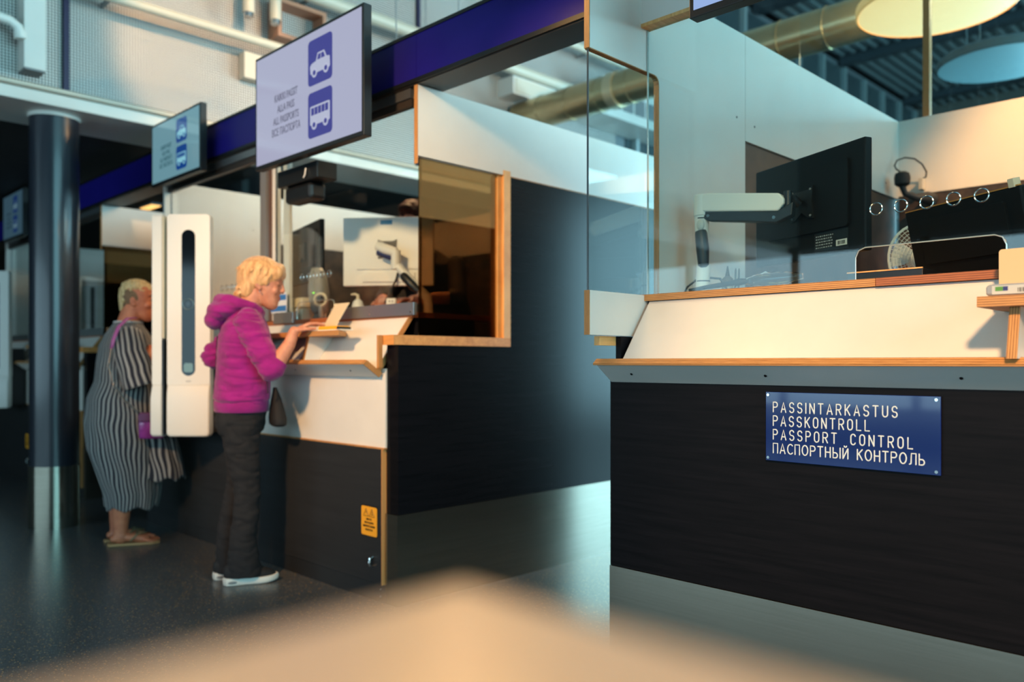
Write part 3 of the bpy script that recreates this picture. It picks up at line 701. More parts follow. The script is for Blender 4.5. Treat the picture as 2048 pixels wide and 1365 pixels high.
# ------------------------------------------------------------------ front counter close to the lens
t = thing('high_table', 'blurred beige high table corner closest to the viewer', 'table', (.35, -.35, 0))
TT = mat('beige_table_laminate', (212, 180, 144), .4, grain=(5, 5, 5), gcol=(206, 174, 138), coat=1, coat_r=.28)
obj('table_top', MB().box(-.2017, .95, -.95, .180, 1.023, 1.048), TT, t, bev=.004)
obj('table_edge', MB().box(-.2047, .953, -.953, .183, 1.024, 1.0455), PLYZ, t, bev=.002)
for x in (-.14, .87):
    for y in (-.88, .10): obj('leg', MB().box(x - .025, x + .025, y - .025, y + .025, 0, 1.023), GREY, t, bev=.003)

# ------------------------------------------------------------------ things overhead in the hall
t = thing('air_duct', 'long round metal air duct with ring seams under the hall roof', 'duct', (-5.85, 6.0, 3.62))
DUCT = mat('duct_metal', (196, 178, 140), .3, .9, grain=(2, 6, 6), gcol=(176, 160, 126))
dx = [-5.85, -4.6, -3.3, -2.0, -.6, .8, 2.2, 3.6, 5.2, 8.5]
for a, b in zip(dx, dx[1:]):
    obj('duct_section', MB().cyl((a, 6, 3.62), (b, 6, 3.62), .155, n=32), DUCT, t, smooth=True)
for x in [-5.5 + .36 * i for i in range(30)]:
    obj('seam', MB().torus((x, 6, 3.62), (1, 0, 0), .156, .005, 32, 6), DUCT, t, smooth=True)
obj('wide_collar', MB().cyl((-4.66, 6, 3.62), (-4.56, 6, 3.62), .168, n=32), mat('collar', (216, 202, 170), .35, .6), t, smooth=True)
def pendant(label, c, R, on, wire_top=6.3, warm=(255, 200, 128)):
    t = thing('pendant_lamp', label, 'lamp', c)
    x, y, z = c
    rim = MB(); Rr = []
    for r, dz in ((R - .012, .0), (R, .01), (R, .055), (R - .03, .085), (R - .1, .10), (.03, .11)):
        Rr.append([(x + r * math.cos(2 * PI * k / 48), y + r * math.sin(2 * PI * k / 48), z + dz) for k in range(48)])
    rim.rings(Rr, cap=False)
    obj('lamp_shade', rim, mat('lamp_shade_warm' if on else 'lamp_shade_grey', (240, 200, 146) if on else (120, 128, 130), .4, emit=.6 if on else 0, ecol=(255, 196, 110)), t, smooth=True)
    df = MB(); Rr = []
    for r, dz in ((R - .014, .004), (R * .8, -.006), (R * .4, -.014), (.02, -.016)):
        Rr.append([(x + r * math.cos(2 * PI * k / 48), y + r * math.sin(2 * PI * k / 48), z + dz) for k in range(48)])
    df.rings(Rr)
    obj('diffuser', df, mat('lit_diffuser_%g' % on, (255, 226, 172), .5, emit=on, ecol=warm) if on else mat('unlit_diffuser_glow', (140, 168, 174), .4, emit=.05, ecol=(120, 196, 214)), t, smooth=True)  # faint bluish emission stands in for light reflected by the unlit lamp
    for k in range(3):
        a = 2 * PI * k / 3 + .4
        obj('hanging_wire', MB().cyl((x + (R - .06) * math.cos(a), y + (R - .06) * math.sin(a), z + .09), (x + (R - .06) * math.cos(a), y + (R - .06) * math.sin(a), wire_top), .0045, n=6), mat('wire_grey', (150, 156, 158), .5), t)
    return t
pendant('glowing round pendant lamp over the front booth, cut by the top edge', (-1.70, 5.42, 3.30), .46, 1.25)
pendant('unlit round pendant lamp with painted bluish glow behind the glowing one', (-1.82, 7.36, 3.49), .47, .0)
pendant('added unseen pendant lamp over the passage, placed for the streak on the table', (-2.16, 1.92, 2.56), .26, 15)  # added lamp out of view; its reflection streaks the table top
pendant('added hidden pendant lamp brightening the inside of the second booth', (-4.35, 3.55, 3.14), .30, 3)  # added lamp hidden behind the header, to brighten the booth interior
light('booth_lamp', 'AREA', (-4.35, 3.55, 3.10), (-4.35, 3.55, 0), 42, (1, .60, .30), shape='DISK', size=.6)  # area light of the added pendant, fills the booth interior
light('booth_lamp', 'AREA', (-1.69, 5.37, 3.26), (-1.69, 5.37, 0), 22, (1, .70, .40), shape='DISK', size=.8)
light('duct_fill_light', 'POINT', (-1.78, 5.42, 3.50), (0, 0, 0), 190, (1, .64, .30), shadow_soft_size=.06)  # added point light with no fixture, brightens the round duct
light('booth_spot', 'SPOT', (.55, 3.3, 4.0), (-.45, 4.89, 2.3), 1500, (1, .42, .15), spot_size=math.radians(44), spot_blend=.6, shadow_soft_size=.06)

PIPE = mat('cream_pipe', (208, 202, 184), .4)
for nm, lb, y0, y1, x, z, r in (('ceiling_pipe', 'long cream pipe running along the lower bulkhead', 1.78, 7.6, -5.72, 3.55, .032),
                           ('ceiling_pipe', 'thick cream pipe high on the bulkhead behind the large display', 3.3, 7.4, -5.7, 4.03, .052),
                           ('ceiling_pipe', 'cream pipe above the round duct', 5.6, 9.5, -5.7, 4.52, .04)):
    t = thing(nm, lb, 'pipe', (x, y0, z))
    obj('pipe_body', MB().cyl((x, y0, z), (x, y1, z), r, n=16), PIPE, t, smooth=True)
    for k in range(4):
        yy = y0 + .2 + k * (y1 - y0 - .4) / 3
        obj('pipe_clip', MB().box(XW - .02, x, yy - .012, yy + .012, z - .01, z + .01), GREY, t)
for lb, y, z in (('cream spot lamp tube left above the large display', 2.93, 3.69), ('cream spot lamp tube right above the large display', 3.15, 3.70)):
    t = thing('spot_lamp', lb, 'lamp', (-5.68, y, z))
    obj('lamp_tube', MB().cyl((-5.68, y, z + .03), (-5.68, y, z + .5), .042, n=20), PIPE, t, smooth=True)
    obj('lamp_nose', MB().cyl((-5.68, y, z), (-5.68, y, z + .03), .036, n=20), CHROME, t, smooth=True)
    obj('lamp_bracket', MB().box(XW - .02, -5.68, y - .012, y + .012, z + .30, z + .33), GREY, t)
t = thing('wall_duct', 'white upright box duct high on the wall above the pillar', 'duct', (-5.85, 1.55, 2.97))
obj('duct_casing', MB().box(-5.915, -5.78, 1.475, 1.60, 2.975, 4.6), WHITE, t, bev=.006); obj('duct_base', MB().box(-5.913, -5.785, 1.48, 1.595, 2.965, 2.975), GREY, t)
t = thing('elbow_pipe', 'small white elbow pipe at the upper left edge', 'pipe', (-5.8, 1.2, 3.2))
obj('pipe_bend', MB().tube([(-5.79, .9, 3.28, .028), (-5.79, 1.3, 3.255, .028), (-5.79, 1.40, 3.245, .029), (-5.79, 1.445, 3.215, .03), (-5.79, 1.455, 3.17, .031)], 14), WPLAST, t, smooth=True)
obj('pipe_collar', MB().cyl((-5.79, 1.453, 3.185), (-5.79, 1.458, 3.145), .035, n=16), WPLAST, t, smooth=True)
obj('pipe_clip', MB().box(XW - .02, -5.79, 1.1, 1.12, 3.26, 3.28), GREY, t)
t = thing('wall_panel', 'pale box panel under the spot lamp tubes', 'box', (-5.8, 3.1, 3.3))
obj('panel_body', MB().box(-5.915, -5.82, 2.97, 3.24, 3.29, 3.49), LIGHTBEIGE, t, bev=.004)
t = thing('metal_frame', 'small copper coloured frame beside the large display top', 'frame', (-5.75, 3.4, 3.7))
fb = mat('copper_paint', (186, 132, 104), .5)
for a in ((3.22, 3.25, 3.66, 3.96), (3.62, 3.65, 3.66, 3.96), (3.25, 3.62, 3.66, 3.69), (3.25, 3.62, 3.93, 3.96)):
    obj('frame_bar', MB().box(-5.92, -5.76, *a), fb, t)
t = thing('ventilation_box', 'white grilled ventilation unit beyond the glass wing', 'ventilation unit', (-5.7, 7.6, 3.8))
obj('unit_body', MB().box(-5.93, -5.5, 6.9, 8.7, 3.80, 4.2), WHITE, t, bev=.008)
for i in range(7): obj('grille_panel', MB().box(-5.5, -5.49, 7.05 + i * .22, 7.23 + i * .22, 3.90, 4.08), GREY, t)
t = thing('junction_box', 'white box on the bulkhead where the round duct comes out', 'box', (-5.7, 6.2, 3.7))
obj('box_body', MB().box(-5.925, -5.7, 5.75, 6.45, 3.79, 3.97), WHITE, t, bev=.006); obj('box_lid', MB().box(-5.7, -5.69, 5.78, 6.42, 3.81, 3.95), LIGHTBEIGE, t)
for i, (p, tg, e, a, b) in enumerate(SPOTS):
    wh = ['over the front booth', 'over the second booth', 'aimed at the perforated wall', 'aimed along the bulkhead', 'over the high table'][i]
    t = thing('track_spotlight', 'black ceiling spotlight ' + wh, 'spotlight', p)
    d = (Vector(tg) - Vector(p)).normalized(); q = Vector(p) - d * .04
    obj('lamp_head', MB().cyl(q, q - d * .16, .055, .05, 20), DARK, t, smooth=True)
    obj('lamp_stem', MB().cyl(q - d * .1, (q.x, q.y, 6.3), .01, n=8), DARK, t)

# ------------------------------------------------------------------ front booth desk things
def monitor(label, c, rz, w, h, m, tilt=0, th=.03, vesa=True):
    t = thing('monitor', label, 'monitor', c, rz, local=True)
    t.rotation_euler = (tilt, 0, rz)
    obj('housing', MB().box(-w / 2, w / 2, 0, th, 0, h), m, t, bev=.005)
    obj('back_cover', MB().prism(rrect(-w * .36, w * .38, h * .24, h * .86, .012), 'y', -.010, 0), m, t, bev=.003)
    obj('display', MB().box(-w / 2 + .01, w / 2 - .01, th, th + .001, .02, h - .01), DARKGL, t)
    if vesa:
        v = obj('mount_plate', MB().prism([(-.055, -.055), (-.03, -.05), (0, -.03), (.03, -.05), (.055, -.055), (.05, 0), (.055, .055), (.03, .045), (-.03, .045), (-.055, .055), (-.05, 0)], 'y', -.018, -.010).xf(Matrix.Translation((0, 0, h * .53))), DARK, t)
        for a in (-.045, .045):
            for b in (-.045, .045): obj('screw', MB().cyl((a, -.021, h * .53 + b), (a, -.018, h * .53 + b), .004, n=8), GREY, v)
    return t
BPL = mat('black_monitor_shell', (13, 14, 16), .5, spec=.2)
mt = monitor('black monitor seen from behind on a white arm, dark label below its mount', (-1.276, 2.725, 1.475), math.radians(-24), .541, .36, BPL)
lb = obj('rating_label', MB().box(.045, .20, -.0012, 0, .018, .082), mat('label_black', (12, 12, 13), .4), mt)
lw_ = mat('label_grey', (150, 156, 158), .6)
pr = MB()
for r in range(5):
    x = .052
    while x < .13:
        wv = random.uniform(.003, .011); pr.box(x, min(x + wv, .135), -.0017, -.0012, .068 - r * .0095, .072 - r * .0095); x += wv + .004
obj('label_print', pr, lw_, lb, kind='stuff')
bc = MB().box(.146, .195, -.0016, -.0012, .028, .048); obj('barcode_sticker', bc, mat('label_white', (196, 200, 196), .6), lb)
bb = MB()
for i in range(13): bb.box(.154 + i * .0026, .154 + i * .0026 + random.choice((.0009, .0016)), -.002, -.0016, .032, .044)
obj('barcode', bb, DARK, lb, kind='stuff')
def arm(label, base, pole_top, elbow, head, z0, m=WPLAST):
    t = thing('monitor_mount', label, 'monitor arm', (base[0], base[1], z0))
    bx, by = base
    obj('base_plate', MB().cyl((bx, by, z0), (bx, by, z0 + .008), .062, n=28), m, t, smooth=True, bev=.002)
    obj('pole', MB().cyl((bx, by, z0 + .008), (*pole_top[:2], pole_top[2] - .02), .0245, n=24), m, t, smooth=True)
    return t
# white spring arm of the front booth
t = arm('white spring arm holding the black monitor in the front booth', (-1.622, 2.62), (-1.615, 2.622, 1.50), None, None, 1.365)
p0 = Vector((-1.612, 2.622, 1.48))
for z, r in ((1.415, .0252), (1.645, .0262)):
    obj('pole_ring', MB().cyl((-1.618, 2.621, z), (-1.618, 2.621, z + .004), r, n=24), DARK, t, smooth=True)
obj('upper_pole', MB().tube([(-1.618, 2.621, 1.47, .023), (-1.622, 2.622, 1.56, .022), (-1.624, 2.622, 1.62, .026), (-1.624, 2.622, 1.70, .027)], 20), WPLAST, t, smooth=True)
obj('pole_cover', MB().tube([(-1.606, 2.606, 1.465, .010), (-1.607, 2.606, 1.475, .020), (-1.610, 2.606, 1.53, .0235), (-1.618, 2.608, 1.59, .0225), (-1.620, 2.608, 1.60, .02)], 16), DARK, t, smooth=True, label='black cover on the pole')
obj('pole_cap', MB().ell((-1.616, 2.600, 1.622), (.016, .008, .022)), mat('pale_plastic', (200, 204, 198), .35), t, smooth='all')
A = Vector((-1.64, 2.62, 1.664)); Bv = Vector((-1.322, 2.668, 1.664)); dv = (Bv - A); ln = dv.length; ang = math.atan2(dv.y, dv.x)
M = Matrix.Translation(A) @ Matrix.Rotation(ang, 4, 'Z') @ Matrix.Rotation(math.radians(6.5), 4, 'Y')
obj('upper_arm', MB().prism([(.02, .008), (.0, .03), (.0, .045), (.03, .076), (ln - .02, .074), (ln, .055), (ln, .038), (ln - .018, .012)], 'y', -.026, .026).xf(M), WPLAST, t, bev=.006, label='white arm cover')
obj('lower_arm', MB().prism([(.028, -.014), (.03, .014), (ln - .02, .012), (ln + .005, .03), (ln + .03, .045), (ln + .03, .0), (ln - .02, -.026), (.05, -.024)], 'y', -.020, .020).xf(M), DARK, t, bev=.003, label='black arm underside')
obj('arm_joint', MB().cyl((-1.624, 2.622, 1.655), (-1.624, 2.622, 1.735), .029, n=24), WPLAST, t, smooth=True, bev=.004)
for a in (.05, ln - .03): obj('arm_bolt', MB().cyl(M @ Vector((a, -.023, -.006 if a < .1 else -.010)), M @ Vector((a, -.019, -.006 if a < .1 else -.010)), .006, n=12), CHROME, t)
obj('tilt_head', MB().cyl((-1.30, 2.672, 1.685), (-1.288, 2.698, 1.666), .016, n=16), DARK, t, smooth=True); obj('hinge_block', MB().cyl((-1.312, 2.668, 1.65), (-1.312, 2.668, 1.71), .014, n=16), DARK, t, smooth=True)
# bottle, pens, cables
t = thing('glue_bottle', 'small clear bottle with a pointed black nozzle behind the arm base', 'bottle', (-1.575, 2.72, 1.365))
obj('bottle_body', MB().tube([(-1.575, 2.72, 1.365, .020), (-1.575, 2.72, 1.40, .021), (-1.575, 2.72, 1.406, .019)], 18), mat('cloudy_plastic', (150, 156, 146), .3), t, smooth=True)
obj('bottle_cap', MB().tube([(-1.575, 2.72, 1.406, .022), (-1.575, 2.72, 1.43, .020), (-1.575, 2.72, 1.440, .010)], 18), mat('brown_cap', (88, 78, 66), .5), t, smooth=True)
obj('nozzle', MB().tube([(-1.575, 2.72, 1.440, .009), (-1.575, 2.72, 1.478, .002)], 12), DARK, t, smooth=True)
for i, (x, y) in enumerate(((-1.553, 2.735), (-1.545, 2.745))):
    t = thing('pen', ['thin dark pen beside the glue bottle, nearer one', 'thin dark pen beside the glue bottle, farther one'][i], 'pen', (x, y, 1.365))
    obj('pen_body', MB().cyl((x, y, 1.365), (x + .003, y, 1.462), .0035, n=8), mat('pen_grey', (60, 66, 68), .4), t); obj('pen_tip', MB().cyl((x + .003, y, 1.462), (x + .0033, y, 1.47), .0025, .001, 8), DARK, t)
reg(obj('power_cable', MB().tube([(-1.69, 2.60, 1.368, .004), (-1.685, 2.62, 1.40, .004), (-1.66, 2.64, 1.425, .004), (-1.63, 2.66, 1.435, .004), (-1.59, 2.70, 1.43, .004), (-1.575, 2.67, 1.425, .004), (-1.55, 2.65, 1.405, .004), (-1.50, 2.60, 1.37, .004)], 8), DARK, smooth=True), 'thin black cable looping behind the white monitor arm pole', 'cable')
reg(obj('cable_bundle', MB().tube([(-1.60, 2.50, 1.374, .007), (-1.54, 2.52, 1.384, .008), (-1.46, 2.54, 1.393, .010), (-1.43, 2.55, 1.397, .013), (-1.40, 2.56, 1.398, .009)], 10), DARK, smooth=True), 'thick black cable bundle lying along the counter edge', 'cable')
bg_ = MB(); R_ = []
for i in range(9):
    f = i / 8; x = -1.41 + .20 * f; r = .010 + .014 * math.sin(PI * min(1, f * 1.1)) ** .7
    R_.append([(x, 2.56 + r * 1.3 * math.cos(2 * PI * k / 14) * (1 + .15 * math.sin(3 * k + i)), 1.3975 + .004 * f + r * math.sin(2 * PI * k / 14) * (1 + .2 * math.sin(2 * k + 2 * i))) for k in range(14)])
bg_.rings(R_)
reg(obj('plastic_bag', bg_, glass('clear_plastic', (.9, .94, .95), 1.6), smooth='all'), 'crumpled clear plastic bag at the end of the cable bundle', 'bag')
# second monitor, fan, tray
m2 = monitor('black second monitor with a painted lit top edge behind the speaking holes', (-.80, 2.885, 1.395), math.radians(-31), .47, .245, BPL, tilt=math.radians(13), vesa=False)
obj('lit_top_edge', MB().box(-.23, .23, -.002, .012, .245, .249), mat('lit_edge_warm', (206, 150, 84), .35, .4), m2)  # warm strip painted as light catching the monitor's top edge
obj('top_clip', MB().box(.20, .222, -.006, .02, .243, .27), LIGHTBEIGE, m2, bev=.002)
obj('stand', MB().box(-.06, .06, .02, .07, -.018, .08), DARK, m2, bev=.005)
t = thing('desk_fan', 'white desk fan half hidden behind the second black monitor', 'fan', (-1.085, 3.30, 1.365), math.radians(44.8), local=True)
FZ = .150; WIRE = mat('fan_wire', (206, 210, 206), .4)
obj('fan_base', MB().tube([(0, .02, 0, .075), (0, .02, .012, .072), (0, .02, .02, .03)], 24), WPLAST, t, smooth=True); obj('fan_neck', MB().cyl((0, .03, .015), (0, .03, .17), .013), WPLAST, t, smooth=True)
obj('motor_housing', MB().tube([(0, -.005, FZ, .045), (0, .05, FZ, .04), (0, .075, FZ, .02)], 20), WPLAST, t, smooth=True)
gr = MB()
for r in [.132, .128, .118, .106, .094, .082, .070, .058, .046]: gr.torus((0, -.028 + (r / .132) ** 2 * .02, FZ), (0, 1, 0), r, .0011 if r < .13 else .004, 36, 5)
for k in range(48):
    a = 2 * PI * k / 48
    gr.tube([(r * math.cos(a), -.028 + (r / .132) ** 2 * .02, FZ + r * math.sin(a), .0009) for r in (.034, .08, .13)], 4)
obj('front_grille', gr, WIRE, t, kind='stuff'); obj('grille_badge', MB().cyl((0, -.034, FZ), (0, -.028, FZ), .036, n=24), WPLAST, t, smooth=True)
for k in range(3):
    a = 2 * PI * k / 3 + .9; b = MB(); R_ = []
    for i in range(7):
        f = i / 6; r = .03 + .085 * f; hw = .5 * (.35 + .65 * math.sin(PI * (.25 + .55 * f)))
        R_.append([(r * math.cos(a + s * hw), .006 + .012 * s + o, FZ + r * math.sin(a + s * hw)) for s, o in ((-1, -.001), (0, -.001), (1, -.001), (1, .001), (0, .001), (-1, .001))])
    b.rings(R_); obj('fan_blade', b, mat('fan_blade', (196, 204, 204), .35), t, smooth=True)
t = thing('document_tray', 'flat black tray with a thin painted lit edge behind the pass-through', 'tray', (-.93, 2.63, 1.365))
obj('tray_body', MB().box(-1.05, -.83, 2.53, 2.74, 1.366, 1.396), DARK, t, bev=.002); obj('tray_rim', MB().box(-1.05, -.83, 2.526, 2.532, 1.394, 1.398), WOOD, t)  # oak-coloured strip painted as the orange light on the tray edge
# small wall camera with looped cable on the back partition
t = thing('wall_camera', 'black ball camera with a looped cable in the booth corner', 'camera', (-1.63, 4.80, 2.05))
obj('camera_ball', MB().tube([(-1.648, 4.70, 2.088, .025), (-1.648, 4.70, 2.10, .040), (-1.648, 4.70, 2.135, .042), (-1.648, 4.70, 2.158, .036), (-1.648, 4.70, 2.168, .02)], 20), mat('rubber_black', (14, 14, 15), .7), t, smooth=True)
obj('camera_stem', MB().tube([(-1.648, 4.70, 2.09, .018), (-1.640, 4.72, 2.05, .016), (-1.60, 4.76, 2.03, .02), (-1.56, 4.82, 2.03, .034), (-1.555, 4.885, 2.03, .036)], 14), mat('rubber_grey', (44, 46, 48), .6), t, smooth=True)
obj('connector_box', MB().box(-1.612, -1.588, 4.84, 4.885, 2.085, 2.15), LIGHTBEIGE, t, bev=.003)
lp = [(-1.652, 4.70, 2.165), (-1.685, 4.72, 2.19), (-1.70, 4.73, 2.215), (-1.69, 4.74, 2.245), (-1.655, 4.76, 2.258), (-1.615, 4.79, 2.25), (-1.585, 4.82, 2.22), (-1.572, 4.85, 2.18), (-1.58, 4.865, 2.155), (-1.60, 4.865, 2.15)]
obj('camera_cable', MB().tube([(*p, .0045) for p in lp], 8), DARK, t, smooth=True)
# on the shelf of the front booth
t = thing('fingerprint_reader', 'light grey fingerprint reader with a green label on the front shelf', 'scanner', (-.46, 2.22, 1.274))
rb = MB(); R_ = []
for z, k in ((1.2745, .006), (1.279, .0), (1.298, .0), (1.303, .006)):
    R_.append([(-.566 + k, 2.15 + k, z), (-.37 - k, 2.15 + k, z), (-.37 - k, 2.30 - k, z), (-.566 + k, 2.30 - k, z)])
rb.rings(R_); obj('reader_body', rb, mat('reader_grey', (150, 156, 162), .4), t, bev=.003)
lb = obj('reader_label', MB().box(-.553, -.40, 2.1490, 2.1500, 1.2785, 1.2985), mat('label_white', (206, 214, 212), .5), t)
obj('green_square', MB().box(-.546, -.530, 2.1485, 2.149, 1.286, 1.296), mat('label_green', (86, 146, 66), .5), lb); obj('blue_square', MB().box(-.530, -.520, 2.1485, 2.149, 1.286, 1.296), mat('label_navy', (46, 54, 120), .5), lb)
bb = MB()
for i in range(16): bb.box(-.500 + i * .0034, -.500 + i * .0034 + random.choice((.0011, .002)), 2.1485, 2.149, 1.282, 1.292)
obj('barcode', bb, DARK, lb, kind='stuff'); obj('reader_glass', MB().box(-.50, -.42, 2.18, 2.27, 1.303, 1.3045), DARKGL, t)
t = thing('card_stand', 'upright beige card stand at the right picture edge', 'stand', (-.47, 2.32, 1.274))
obj('card_panel', MB().prism(rrect(-.585, -.44, 1.29, 1.405, .008), 'y', 2.335, 2.341), mat('beige_acrylic', (222, 188, 138), .35), t); obj('stand_foot', MB().box(-.585, -.44, 2.31, 2.37, 1.2745, 1.29), mat('beige_acrylic', (222, 188, 138), .35), t, bev=.002)

# ------------------------------------------------------------------ second booth desk things
WM = mat('white_monitor_shell', (232, 232, 228), .4)
wm = monitor('white monitor seen from behind with a strip of blue tape on top', (-3.82, 2.83, 1.56), math.radians(39), .53, .395, WM)
obj('blue_tape', MB().box(-.045, .025, -.001, 0, .352, .378), mat('blue_tape', (28, 124, 176), .5), wm)
obj('lower_ports', MB().box(-.15, .16, -.012, 0, .02, .075), WM, wm, bev=.004)
obj('monitor_cable', MB().tube([(.06, -.012, .07, .006), (.055, -.03, .03, .006), (.02, -.02, -.03, .005), (-.02, .0, -.10, .005)], 8), DARK, wm, smooth=True)
t = arm('white jointed arm holding the white monitor in the second booth', (-3.54, 2.90), (-3.54, 2.90, 1.47), None, None, 1.365)
obj('lower_arm', MB().tube([(-3.54, 2.90, 1.44, .026), (-3.545, 2.895, 1.48, .027), (-3.63, 2.84, 1.585, .024), (-3.69, 2.80, 1.66, .024)], 14), WPLAST, t, smooth=True)
obj('arm_cover', MB().tube([(-3.575, 2.858, 1.515, .020), (-3.60, 2.84, 1.545, .026), (-3.645, 2.81, 1.60, .024), (-3.655, 2.805, 1.612, .016)], 14), DARK, t, smooth=True, label='black arm cover')
obj('elbow', MB().cyl((-3.70, 2.795, 1.64), (-3.70, 2.795, 1.75), .028, n=20), WPLAST, t, smooth=True, bev=.003)
obj('upper_arm', MB().tube([(-3.70, 2.795, 1.735, .028), (-3.75, 2.765, 1.755, .030), (-3.80, 2.755, 1.775, .030), (-3.825, 2.775, 1.775, .028)], 14), WPLAST, t, smooth=True)
obj('arm_underside', MB().tube([(-3.71, 2.785, 1.705, .018), (-3.80, 2.75, 1.745, .022)], 12), mat('navy_plastic', (40, 44, 92), .45), t, smooth=True)
monitor('black monitor turned sideways behind the blonde woman', (-4.474, 2.68, 1.61), math.radians(-14), .60, .355, BPL)
t = thing('monitor_stand', 'black stand under the sideways black monitor', 'stand', (-4.474, 2.74, 1.363))
obj('stand_foot', MB().box(-4.60, -4.44, 2.70, 2.88, 1.363, 1.378), DARK, t, bev=.003); obj('stand_column', MB().box(-4.51, -4.44, 2.725, 2.765, 1.378, 1.70), DARK, t, bev=.004)
t = thing('document_camera', 'grey iris camera with a pale lens ring behind the pass-through', 'camera', (-4.13, 2.56, 1.363), math.radians(40), local=True)
GC = mat('grey_camera_shell', (142, 140, 128), .45)
cb = MB(); R_ = []
for z, y, w, d in ((.03, .03, .03, .025), (.06, .028, .05, .035), (.16, .02, .062, .045), (.26, -.0, .05, .045), (.30, -.01, .03, .03)):
    R_.append([(w * math.cos(2 * PI * k / 20), y + d * math.sin(2 * PI * k / 20), z) for k in range(20)])
cb.rings(R_); obj('camera_body', cb, GC, t, smooth='all'); obj('camera_foot', MB().cyl((0, .03, 0), (0, .03, .035), .045, .03), GC, t, smooth=True)
obj('lens_ring', MB().torus((.03, -.045, .115), (0, 1, 0), .034, .008), mat('pale_ring', (206, 198, 170), .4), t, smooth=True); obj('lens', MB().cyl((.03, -.05, .115), (.03, -.02, .115), .016), DARKGL, t, smooth=True)
obj('status_light', MB().ell((-.012, -.04, .155), (.006, .003, .004), sub=2), mat('green_light', (120, 220, 70), .4, emit=2), t)
obj('ring_stem', MB().tube([(.03, -.045, .08, .009), (.032, -.045, .045, .012), (.03, -.03, .02, .014)], 10), mat('pale_ring', (206, 198, 170), .4), t, smooth=True)
t = thing('card_printer', 'cream card printer behind the glass beside the woman', 'printer', (-4.33, 2.56, 1.363))
obj('printer_body', MB().box(-4.43, -4.225, 2.51, 2.68, 1.363, 1.435), CREAM, t, bev=.006); obj('printer_lid', MB().box(-4.43, -4.225, 2.512, 2.68, 1.438, 1.50), CREAM, t, bev=.012); obj('card_slot', MB().box(-4.36, -4.28, 2.508, 2.512, 1.41, 1.418), DARK, t)
t = thing('glass_notice', 'white notice with blue bars stuck on the glass behind her face', 'notice', (-4.36, 2.43, 1.45))
obj('notice_sheet', MB().box(-4.49, -4.255, 2.4322, 2.4338, 1.41, 1.525), mat('notice_white', (222, 228, 232), .5), t)
for z in (1.418, 1.482): obj('blue_bar', MB().box(-4.48, -4.263, 2.4312, 2.4322, z, z + .032), mat('notice_blue', (52, 120, 190), .5), t)
t = thing('soap_bottle', 'white pump bottle beneath the white monitor', 'bottle', (-3.785, 2.60, 1.363))
obj('bottle_body', MB().tube([(-3.785, 2.60, 1.363, .032), (-3.785, 2.60, 1.43, .034), (-3.785, 2.60, 1.455, .026), (-3.785, 2.60, 1.468, .012)], 18), WPLAST, t, smooth='all'); obj('pump_head', MB().tube([(-3.785, 2.60, 1.468, .010), (-3.785, 2.60, 1.49, .008), (-3.80, 2.59, 1.497, .007), (-3.82, 2.58, 1.495, .005)], 10), CREAM, t, smooth=True)
t = thing('card_reader', 'small white card reader standing on the officer desk', 'reader', (-3.60, 2.69, 1.363))
obj('reader_body', MB().box(-.027, .027, -.012, .012, .05, .105).xf(Matrix.Translation((-3.60, 2.69, 1.363)) @ Matrix.Rotation(math.radians(40), 4, 'Z')), WPLAST, t, bev=.004); obj('reader_foot', MB().cyl((-3.60, 2.69, 1.363), (-3.60, 2.69, 1.415), .02, .008, 14), WPLAST, t, smooth=True)
for a in (-.008, .008): obj('reader_hole', MB().cyl(Vector((-3.60, 2.69, 1.445)) + Vector((a * .77 + .0085, a * .64 - .0105, .006)), Vector((-3.60, 2.69, 1.445)) + Vector((a * .77 + .007, a * .64 - .0085, .006)), .004, n=8), DARK, t)
# on the shelf
t = thing('passport_scanner', 'orange and white passport scanner on the shelf by her hand', 'scanner', (-3.51, 2.22, 1.274))
obj('scanner_base', MB().box(-3.548, -3.35, 2.198, 2.275, 1.2745, 1.280), WPLAST, t, bev=.002); obj('scanner_strip', MB().box(-3.545, -3.372, 2.200, 2.266, 1.280, 1.297), mat('scanner_orange', (250, 178, 36), .45), t, bev=.002); obj('scanner_end', MB().box(-3.37, -3.35, 2.191, 2.262, 1.280, 1.292), DARK, t, bev=.002)
fl = MB(); fl.rings([[(-3.66, 2.285, 1.276), (-3.55, 2.285, 1.276), (-3.55, 2.289, 1.276), (-3.66, 2.289, 1.276)], [(-3.66, 2.372, 1.425), (-3.53, 2.372, 1.425), (-3.53, 2.376, 1.425), (-3.66, 2.376, 1.425)]])
obj('scanner_cover', fl, mat('beige_translucent', (226, 206, 170), .3), t, bev=.0015)
t = thing('passport', 'open passport under her fingers on the shelf', 'passport', (-3.66, 2.17, 1.274))
obj('cover', MB().box(-3.695, -3.625, 2.19, 2.27, 1.2745, 1.278), mat('passport_cover', (40, 36, 60), .5), t); obj('pages', MB().box(-3.692, -3.627, 2.193, 2.267, 1.278, 1.281), mat('page_white', (216, 214, 210), .6), t)
t = thing('leaflet', 'folded white leaflet leaning in the recess under the shelf', 'leaflet', (-3.76, 2.24, 1.13))
lf = MB(); lf.rings([[(-3.84, 2.215, 1.135), (-3.78, 2.20, 1.135), (-3.78, 2.204, 1.135), (-3.84, 2.219, 1.135)], [(-3.80, 2.30, 1.235), (-3.74, 2.285, 1.235), (-3.74, 2.289, 1.235), (-3.80, 2.304, 1.235)]])
obj('leaflet_page', lf, mat('page_white', (216, 214, 210), .6), t)
lf = MB(); lf.rings([[(-3.775, 2.20, 1.135), (-3.74, 2.215, 1.135), (-3.74, 2.219, 1.135), (-3.775, 2.204, 1.135)], [(-3.735, 2.285, 1.235), (-3.70, 2.295, 1.235), (-3.70, 2.299, 1.235), (-3.735, 2.289, 1.235)]])
obj('leaflet_flap', lf, mat('page_blue', (60, 66, 96), .6), t)
